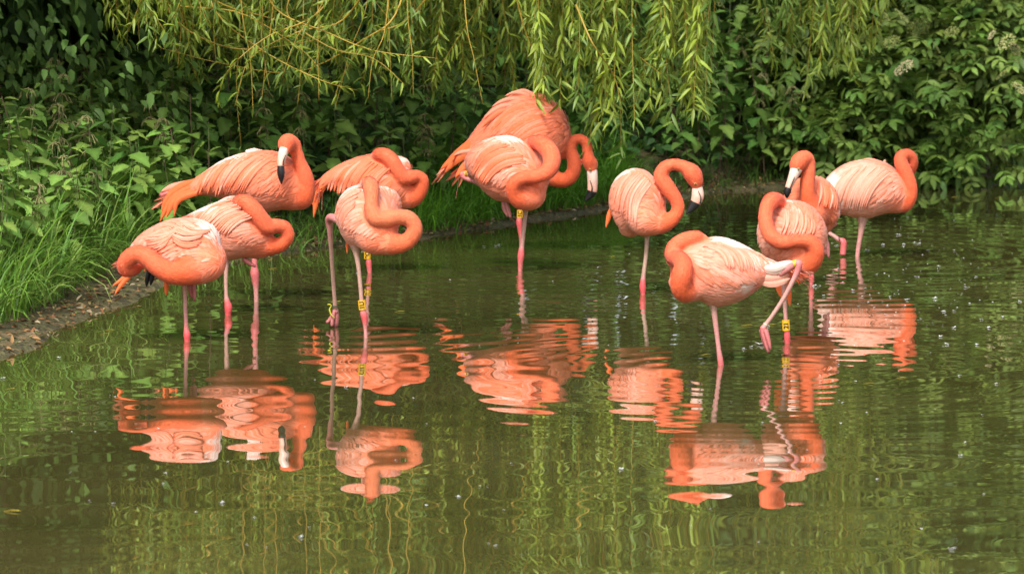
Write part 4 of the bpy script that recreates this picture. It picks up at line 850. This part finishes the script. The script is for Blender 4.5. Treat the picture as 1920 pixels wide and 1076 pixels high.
dv = dirs * np.array([1, 1, 0.6]) + re.normal(0, 0.45, (n, 3)) + np.array([0, -0.15, -0.30]); fr = frames(dv, np.tile([0, -0.25, 1.0], (n, 1)) + re.normal(0, 0.25, (n, 3)) + dirs * 0.35); sz = re.uniform(0.11, 0.175, n)
pxs, pys = to_px(pos); vis = (pxs > 1400) & (pxs < 1940) & (pys > -20) & (pys < 360); order = np.argsort(pos[:, 1] + np.where(vis, 0, 100)); big = order[:290]; rest = order[290:]
for k in big:
    o = link('leaf', elm[re.integers(0, 4)], elder); mm = Matrix(fr[k].tolist()).to_4x4() @ Matrix.Scale(float(sz[k]), 4); mm.translation = Vector(pos[k] - eo); o.matrix_basis = mm
pc = []
for q in range(4):
    s = rest[q::4]; V, fs, c = el[q]; V2, f2, c2 = scatter(V, fs, pos[s] - eo, fr[s], sz[s], np.ones((len(s), 3))); c2 = np.tile(c, (len(s), 1)) * np.repeat(re.uniform(0.7, 1.25, len(s)), len(V))[:, None]; pc.append((V2, f2, c2))
V, fs, c = merge(pc); tag(link('foliage', mesh_np('foliage', V, fs, M_ELDER, c), elder), kind='stuff')
for (px, py, d, rx, ry, rz) in LOBES:
    e = np.array(at(px, py, d)) - eo; C = catmull(np.array([[0, 0, -0.1], e * [0.25, 0.2, 0.5] + [0, 0, 0.25], e * 0.75 + [0, 0, 0.15], e]), 12); V, fs = tube_np(C, np.linspace(0.022, 0.005, 12), 6); link('branch', mesh_np('branch', V, fs, M_BARK, (0.12, 0.095, 0.065)), elder)
def flower_head(seed, colr):
    r = np.random.default_rng(seed); pc = []; n = 120; a = r.uniform(0, 6.28, n); rr = np.sqrt(r.random(n)) * 0.5
    p = np.stack([np.cos(a) * rr, np.sin(a) * rr, 0.10 - 0.35 * rr ** 2 + r.normal(0, 0.02, n)], -1)
    tv = np.array([[0, 0, 0.03], [0.05, 0, 0], [0, 0.05, 0], [-0.05, 0, 0], [0, -0.05, 0]]); tf = [np.array([[0, 1, 2], [0, 2, 3], [0, 3, 4], [0, 4, 1]])]
    V, fs, c = scatter(tv, tf, p, frames(r.normal(0, 1, (n, 3)) * [1, 1, 0.2], np.tile([0, 0, 1.0], (n, 1)) + r.normal(0, 0.3, (n, 3))), r.uniform(0.6, 1.1, n), np.array(colr) * r.uniform(0.75, 1.1, (n, 1))); pc.append((V, fs, c))
    for k in range(8):
        q = p[k * 5]; V, fs = tube_np(np.array([[0, 0, -0.25], q * 0.5 + [0, 0, -0.06], q - [0, 0, 0.01]]), 0.008, 4); pc.append((V, fs, (0.12, 0.2, 0.06)))
    V, fs, c = merge(pc); return mesh_np('flower_head', V, fs, M_BLOSSOM, c)
fh = [flower_head(1, (0.72, 0.62, 0.36)), flower_head(2, (0.36, 0.40, 0.12)), flower_head(3, (0.50, 0.50, 0.20))]
for px, py, kind, size in [(1695, 128, 0, .12), (1672, 80, 1, .10), (1722, 52, 1, .13), (1690, 32, 1, .11), (1658, 30, 1, .09), (1510, 178, 1, .07), (1888, 80, 2, .11), (1902, 92, 0, .09), (1912, 168, 2, .11), (1755, 90, 1, .08), (1860, 66, 0, .06), (1610, 75, 1, .08), (1880, 140, 1, .10), (1785, 60, 1, .08)]:
    o = link('flower_head', fh[kind], elder); o.location = Vector(np.array(at(px, py, 28.62)) - eo); o.scale = (size,) * 3; o.rotation_euler = (0.75 + re.normal(0, .15), re.normal(0, .2), re.uniform(0, 6))

# ---- weeping willow: trunk behind the bank, boughs overhead, hanging twigs
wr = np.random.default_rng(63)
wxp, wyp = -0.6, 30.8; wz = terrain(wxp, wyp)[0]; willow = empty('willow_tree', (wxp, wyp, wz)); tag(willow, 'weeping willow with yellow-green leafy twigs hanging over the birds', 'tree'); wo_ = np.array([wxp, wyp, wz])
C = catmull(np.array([[0, 0, -0.2], [0.05, -0.1, 1.5], [0.0, -0.3, 3.0], [0.1, -0.5, 4.4]]), 16); V, fs = tube_np(C, np.linspace(0.30, 0.16, 16), 14); link('trunk', mesh_np('trunk', V, fs, M_BARK, (0.14, 0.115, 0.085)), willow)
for k, (px, d, z) in enumerate([(300, 23.8, 3.1), (600, 25.0, 3.2), (900, 25.6, 3.3), (1150, 25.2, 3.2), (1350, 26.0, 3.2), (1550, 26.6, 3.2), (450, 26.5, 3.8), (1000, 27.5, 3.9)]):
    e = np.array([(px - 960) / F * d, d, z]) - wo_; st = np.array([0.05, -0.45, 3.4 + 0.12 * k]); C = catmull(np.array([st, st * 0.6 + e * 0.4 + [0, 0, 0.9], st * 0.25 + e * 0.75 + [0, 0, 0.6], e]), 16); V, fs = tube_np(C, np.linspace(0.09, 0.018, 16), 8); link('bough', mesh_np('bough', V, fs, M_BARK, (0.16, 0.13, 0.07)), willow)
wl, wlf = leaf_template(6, 0.175, 0.35, 0.45, peak=0.35)
def willow_twig(path, r0, leaf_from, leaf_step, lsz, colr, twcol, wild=0.5):
    """path: world points. leaves from fraction leaf_from on"""
    C = catmull(path, 22); V, fs = tube_np(C - wo_, np.linspace(r0, 0.0011, 22), 5)
    tw = link('twig', mesh_np('twig', V, fs, M_TWIG, np.array(twcol) * wr.uniform(0.8, 1.15)), willow)
    seg = np.linalg.norm(np.diff(C, axis=0), axis=1); cum = np.concatenate([[0], np.cumsum(seg)]); Lt = cum[-1]; s = np.arange(Lt * leaf_from, Lt, leaf_step); n = len(s)
    if n < 2: return
    s = s + wr.uniform(-0.4, 0.4, n) * leaf_step; s = np.clip(s, 0, Lt * 0.999)
    p = np.stack([np.interp(s, cum, C[:, q]) for q in range(3)], -1); T = norm(np.gradient(C, axis=0)); t = np.stack([np.interp(s, cum, T[:, q]) for q in range(3)], -1)
    rnd = wr.normal(0, 1, (n, 3)); rnd -= t * (rnd * t).sum(1, keepdims=True); rnd = norm(rnd); dv = t * 0.62 + rnd * 0.95 + wr.normal(0, 0.35 * wild, (n, 3)) + np.array([0, 0, -0.18])
    V, fs, c = scatter(wl, wlf, p - wo_, frames(dv, np.tile([0, -0.3, 1.0], (n, 1)) + wr.normal(0, 0.5, (n, 3))), wr.uniform(0.5, 1.2, n) * lsz, np.array(colr) * wr.uniform(0.7, 1.25, (n, 1)))
    tag(link('leaves', mesh_np('leaves', V, fs, M_WILLOW, c), tw), kind='stuff')
YG = (0.26, 0.345, 0.040); YG2 = (0.16, 0.265, 0.042); YT = (0.40, 0.27, 0.045)
def hang(px, py, d, leafy=True, top=None, r0=0.0032, step=0.016, sway=0.10, lf=0.0, ls=0.072):
    tip = np.array(at(px, py, d)); zt = wr.uniform(1.9, 2.8) if top is None else top; hgt = zt - tip[2]; a = wr.normal(0, sway, 2)
    P_ = np.array([tip + [a[0] * 2.2 * hgt, a[1] * 1.5 * hgt + 0.1, hgt], tip + [a[0] * 1.1 * hgt, a[1] * hgt, hgt * 0.62], tip + [a[0] * 0.45 * hgt + wr.normal(0, .02), a[1] * .4 * hgt, hgt * 0.3], tip])
    willow_twig(P_, r0, lf, step * wr.uniform(0.75, 1.1), ls, YG if wr.random() < 0.6 else YG2, YT, wild=1.0)
def count(n, f):
    for _ in range(n): f()
U = wr.uniform
count(62, lambda: hang(U(1000, 1335), U(60, 215), U(24.6, 26.2), step=0.013, ls=0.078))
for px, py in [(1105, 285), (1128, 232), (1165, 300), (1190, 240), (1150, 225), (1240, 185), (1262, 232), (1300, 215), (1322, 205), (1285, 190), (1050, 195), (1085, 180), (1215, 205), (1330, 180), (1120, 250), (1020, 185)]: hang(px, py, U(24.5, 25.0), step=0.014, ls=0.085, sway=0.06)
count(72, lambda: hang(U(790, 1040), U(40, 175), U(25.4, 26.8), step=0.015, ls=0.068))
count(130, lambda: hang(U(330, 830), U(20, 165), U(24.6, 26.4), step=0.014, ls=0.068, sway=0.25))
count(38, lambda: hang(U(200, 420), U(5, 85), U(23.8, 25.4), step=0.015, ls=0.068, sway=0.25))
count(24, lambda: hang(U(1445, 1640), U(40, 130), U(26.0, 27.2), step=0.015, ls=0.075))
for px, py in [(1510, 178), (1580, 110), (1535, 140), (1600, 150), (1460, 70), (1480, 60), (1630, 80), (1560, 128)]: hang(px, py, U(26.0, 26.4), step=0.015, ls=0.08, sway=0.06)
# bare yellow twigs drooping at the left
for px, py, l in [(452, 275, .55), (333, 128, .4), (558, 200, .5), (475, 215, .5), (490, 195, .45), (505, 165, .4), (365, 140, .35), (630, 198, .5), (240, 60, .3), (262, 85, .3), (405, 120, .35), (735, 190, .4), (775, 180, .4), (905, 195, .4), (690, 185, .35), (598, 190, .4), (527, 150, .4)]:
    d = U(24.2, 24.9); tip = np.array(at(px, py, d)); b = wr.normal(0, 0.10); P_ = np.array([tip + [b, 0.05, l + 0.5], tip + [b * 0.8, 0, l], tip + [b * 0.3 + wr.normal(0, .02), 0, l * 0.5], tip]); willow_twig(P_, 0.0035, 0.0, 0.07, 0.055, YG2, YT)
# arching stems among the leaves (pixel paths)
for path in [[(770, -60), (740, 30), (690, 70), (560, 135), (420, 120), (300, 90)], [(300, -40), (330, 40), (430, 90), (540, 85), (650, 60)], [(560, -40), (540, 30), (620, 90), (700, 110), (760, 160)], [(380, -50), (410, 30), (500, 100), (600, 150), (670, 170)], [(830, -40), (760, 40), (690, 70), (640, 150), (625, 195)],
             [(240, -30), (330, 10), (450, 25), (560, 90), (600, 130)], [(480, -60), (520, 20), (610, 60), (700, 95), (820, 110)], [(300, -60), (420, 10), (520, 40), (610, 95)], [(650, -50), (590, 30), (500, 70), (430, 130), (405, 190)], [(700, -40), (640, 40), (560, 60), (470, 110), (440, 200)], [(1130, -30), (1140, 60), (1190, 100), (1240, 140)], [(1080, 10), (1110, 80), (1150, 140), (1165, 200)], [(960, -40), (985, 60), (1015, 130), (1018, 170)]]:
    d = U(24.2, 24.8); P_ = np.array([np.array(at(x_, y_, d + U(-.1, .1))) for x_, y_ in path]); willow_twig(P_, 0.0055, 0.05, 0.020, 0.066, YG, YT, wild=1.0)
# upper crown of the willow, above the frame, mirrored in the pond
n = 15000; px = wr.uniform(-100, 1750, n); d = wr.uniform(24.0, 28.0, n); x = (px - 960) / F * d; z = wr.uniform(1.6, 4.6, n); p = np.stack([x, d, z], -1)
keep = (vnoise(x * 1.0 + 3, z * 0.35, 2.2) > 0.30); p = p[keep]; n = len(p); dv = np.stack([wr.normal(0, .35, n), wr.normal(0, .35, n), wr.normal(-0.9, .3, n)], -1)
V, fs, c = scatter(wl, wlf, p - wo_, frames(dv, wr.normal(0, 1, (n, 3))), wr.uniform(0.07, 0.11, n) * 1.3, np.array(YG) * wr.uniform(0.6, 1.2, (n, 1))); tag(link('crown', mesh_np('crown', V, fs, M_WILLOW, c), willow), kind='stuff')

# ------------------------------------------------------------------ small things on the water
rs = np.random.default_rng(88)
def tuft(seed):
    r = np.random.default_rng(seed); n = 14; a = r.uniform(0, 6.28, n); dv = np.stack([np.cos(a), np.sin(a), r.uniform(0.05, 0.9, n)], -1)
    tv, tf = leaf_template(4, 0.35, 0.3, 0.2); V, fs, c = scatter(tv, tf, np.zeros((n, 3)), frames(dv, np.tile([0, 0, 1.0], (n, 1)) + r.normal(0, .3, (n, 3))), r.uniform(0.4, 0.75, n), np.array([0.8, 0.8, 0.78]) * r.uniform(0.85, 1.05, (n, 1)))
    return mesh_np('down_feather', V, fs, M_WHITE, c)
tf_ = [tuft(s) for s in range(4)]
spots = [(1425, 647, .030), (1395, 655, .012), (1408, 651, .011), (1440, 612, .012), (1685, 441, .016), (1655, 460, .014), (1627, 470, .016), (1695, 459, .014), (1714, 456, .014), (1722, 458, .015), (1568, 462, .014), (1702, 408, .010), (1763, 632, .016), (1776, 646, .016), (1788, 615, .014), (1832, 647, .013), (1854, 615, .014), (1769, 585, .014), (1789, 584, .013), (1752, 560, .016), (1700, 563, .013), (1880, 595, .011), (1913, 566, .013), (1811, 540, .012), (1856, 340, .014), (1530, 537, .020), (1545, 555, .012), (1610, 575, .010), (1660, 590, .010), (1720, 520, .012), (1740, 470, .011), (1760, 500, .010), (1790, 470, .010), (1830, 520, .011), (1600, 545, .012), (1580, 530, .010), (1840, 600, .010), (1818, 570, .010), (5, 710, .014), (110, 671, .010), (415, 943, .012), (648, 727, .012), (930, 462, .011), (908, 463, .010), (1165, 880, .012), (1800, 855, .013), (860, 932, .010), (563, 1007, .011), (1783, 1030, .014), (1870, 720, .012), (1800, 705, .010), (937, 460, .014), (212, 945, .010), (1230, 790, .010)]
for px, py, s in spots:
    o = link('down_feather', tf_[rs.integers(0, 4)]); g = ground(px, py); o.location = (g.x, g.y, 0.002); o.scale = (s * 1.35, s * 1.35, s * 1.1); o.rotation_euler = (0, 0, rs.uniform(0, 6))
    wh = 'among the ripples beside the palest flamingo' if px > 1500 and py < 700 else 'around the pale pink bird and its raised foot' if 1300 < px < 1500 else 'on the open calm water in front of the birds'
    tag(o, 'fluffy white down feather floating right by the raised pink foot' if px == 1425 else 'white fleck of feather down floating ' + wh, 'feather', None if px == 1425 else 'white flecks ' + wh)
n = 260; px = np.concatenate([rs.normal(1700, 110, 170), rs.uniform(20, 1900, 90)]); py = np.concatenate([rs.normal(530, 70, 170), rs.uniform(470, 1050, 90)]); p = np.array([list(ground(a, b)) for a, b in zip(px, py)]); m = (shore_sd(p[:, 0], p[:, 1]) < -0.1); p = p[m]; n = len(p); p[:, 2] = 0.003
tv, tf0 = leaf_template(3, 0.8, 0.2, 0.1); V, fs, c = scatter(tv, tf0, p, frames(np.stack([rs.normal(0, 1, n), rs.normal(0, 1, n), np.zeros(n)], -1), np.tile([0, 0, 1.0], (n, 1))), rs.uniform(0.006, 0.014, n), np.tile([0.8, 0.8, 0.75], (n, 1)))
tag(link('floating_specks', mesh_np('floating_specks', V, fs, M_WHITE, c)), 'tiny pale specks scattered over the pond surface', 'specks', kind='stuff')
lv, lf = leaf_template(6, 0.2, 0.3, 0.1); fl = mesh_np('fallen_leaf', lv, lf, M_WILLOW, leaf_cols(lv, (0.50, 0.40, 0.06)))
for px, py, s in [(1412, 611, .06), (1455, 610, .045), (1335, 665, .06), (215, 620, .05), (206, 627, .045), (760, 585, .05), (695, 635, .03), (640, 567, .06), (1155, 482, .035), (1880, 372, .05), (1800, 370, .06), (30, 730, .04), (1640, 720, .05), (40, 960, .08), (1700, 710, .05), (520, 505, .05), (950, 395, .05), (1320, 372, .05)]:
    g = ground(px, py)
    if shore_sd(g.x, g.y)[0] > -0.03: continue
    o = link('fallen_leaf', fl); o.location = (g.x, g.y, 0.004); o.scale = (s, s, s); o.rotation_euler = (0, 0, rs.uniform(0.9, 2.2)); tag(o, 'narrow yellow willow leaf floating flat on the pond', 'leaf', 'yellow leaves floating on the water')
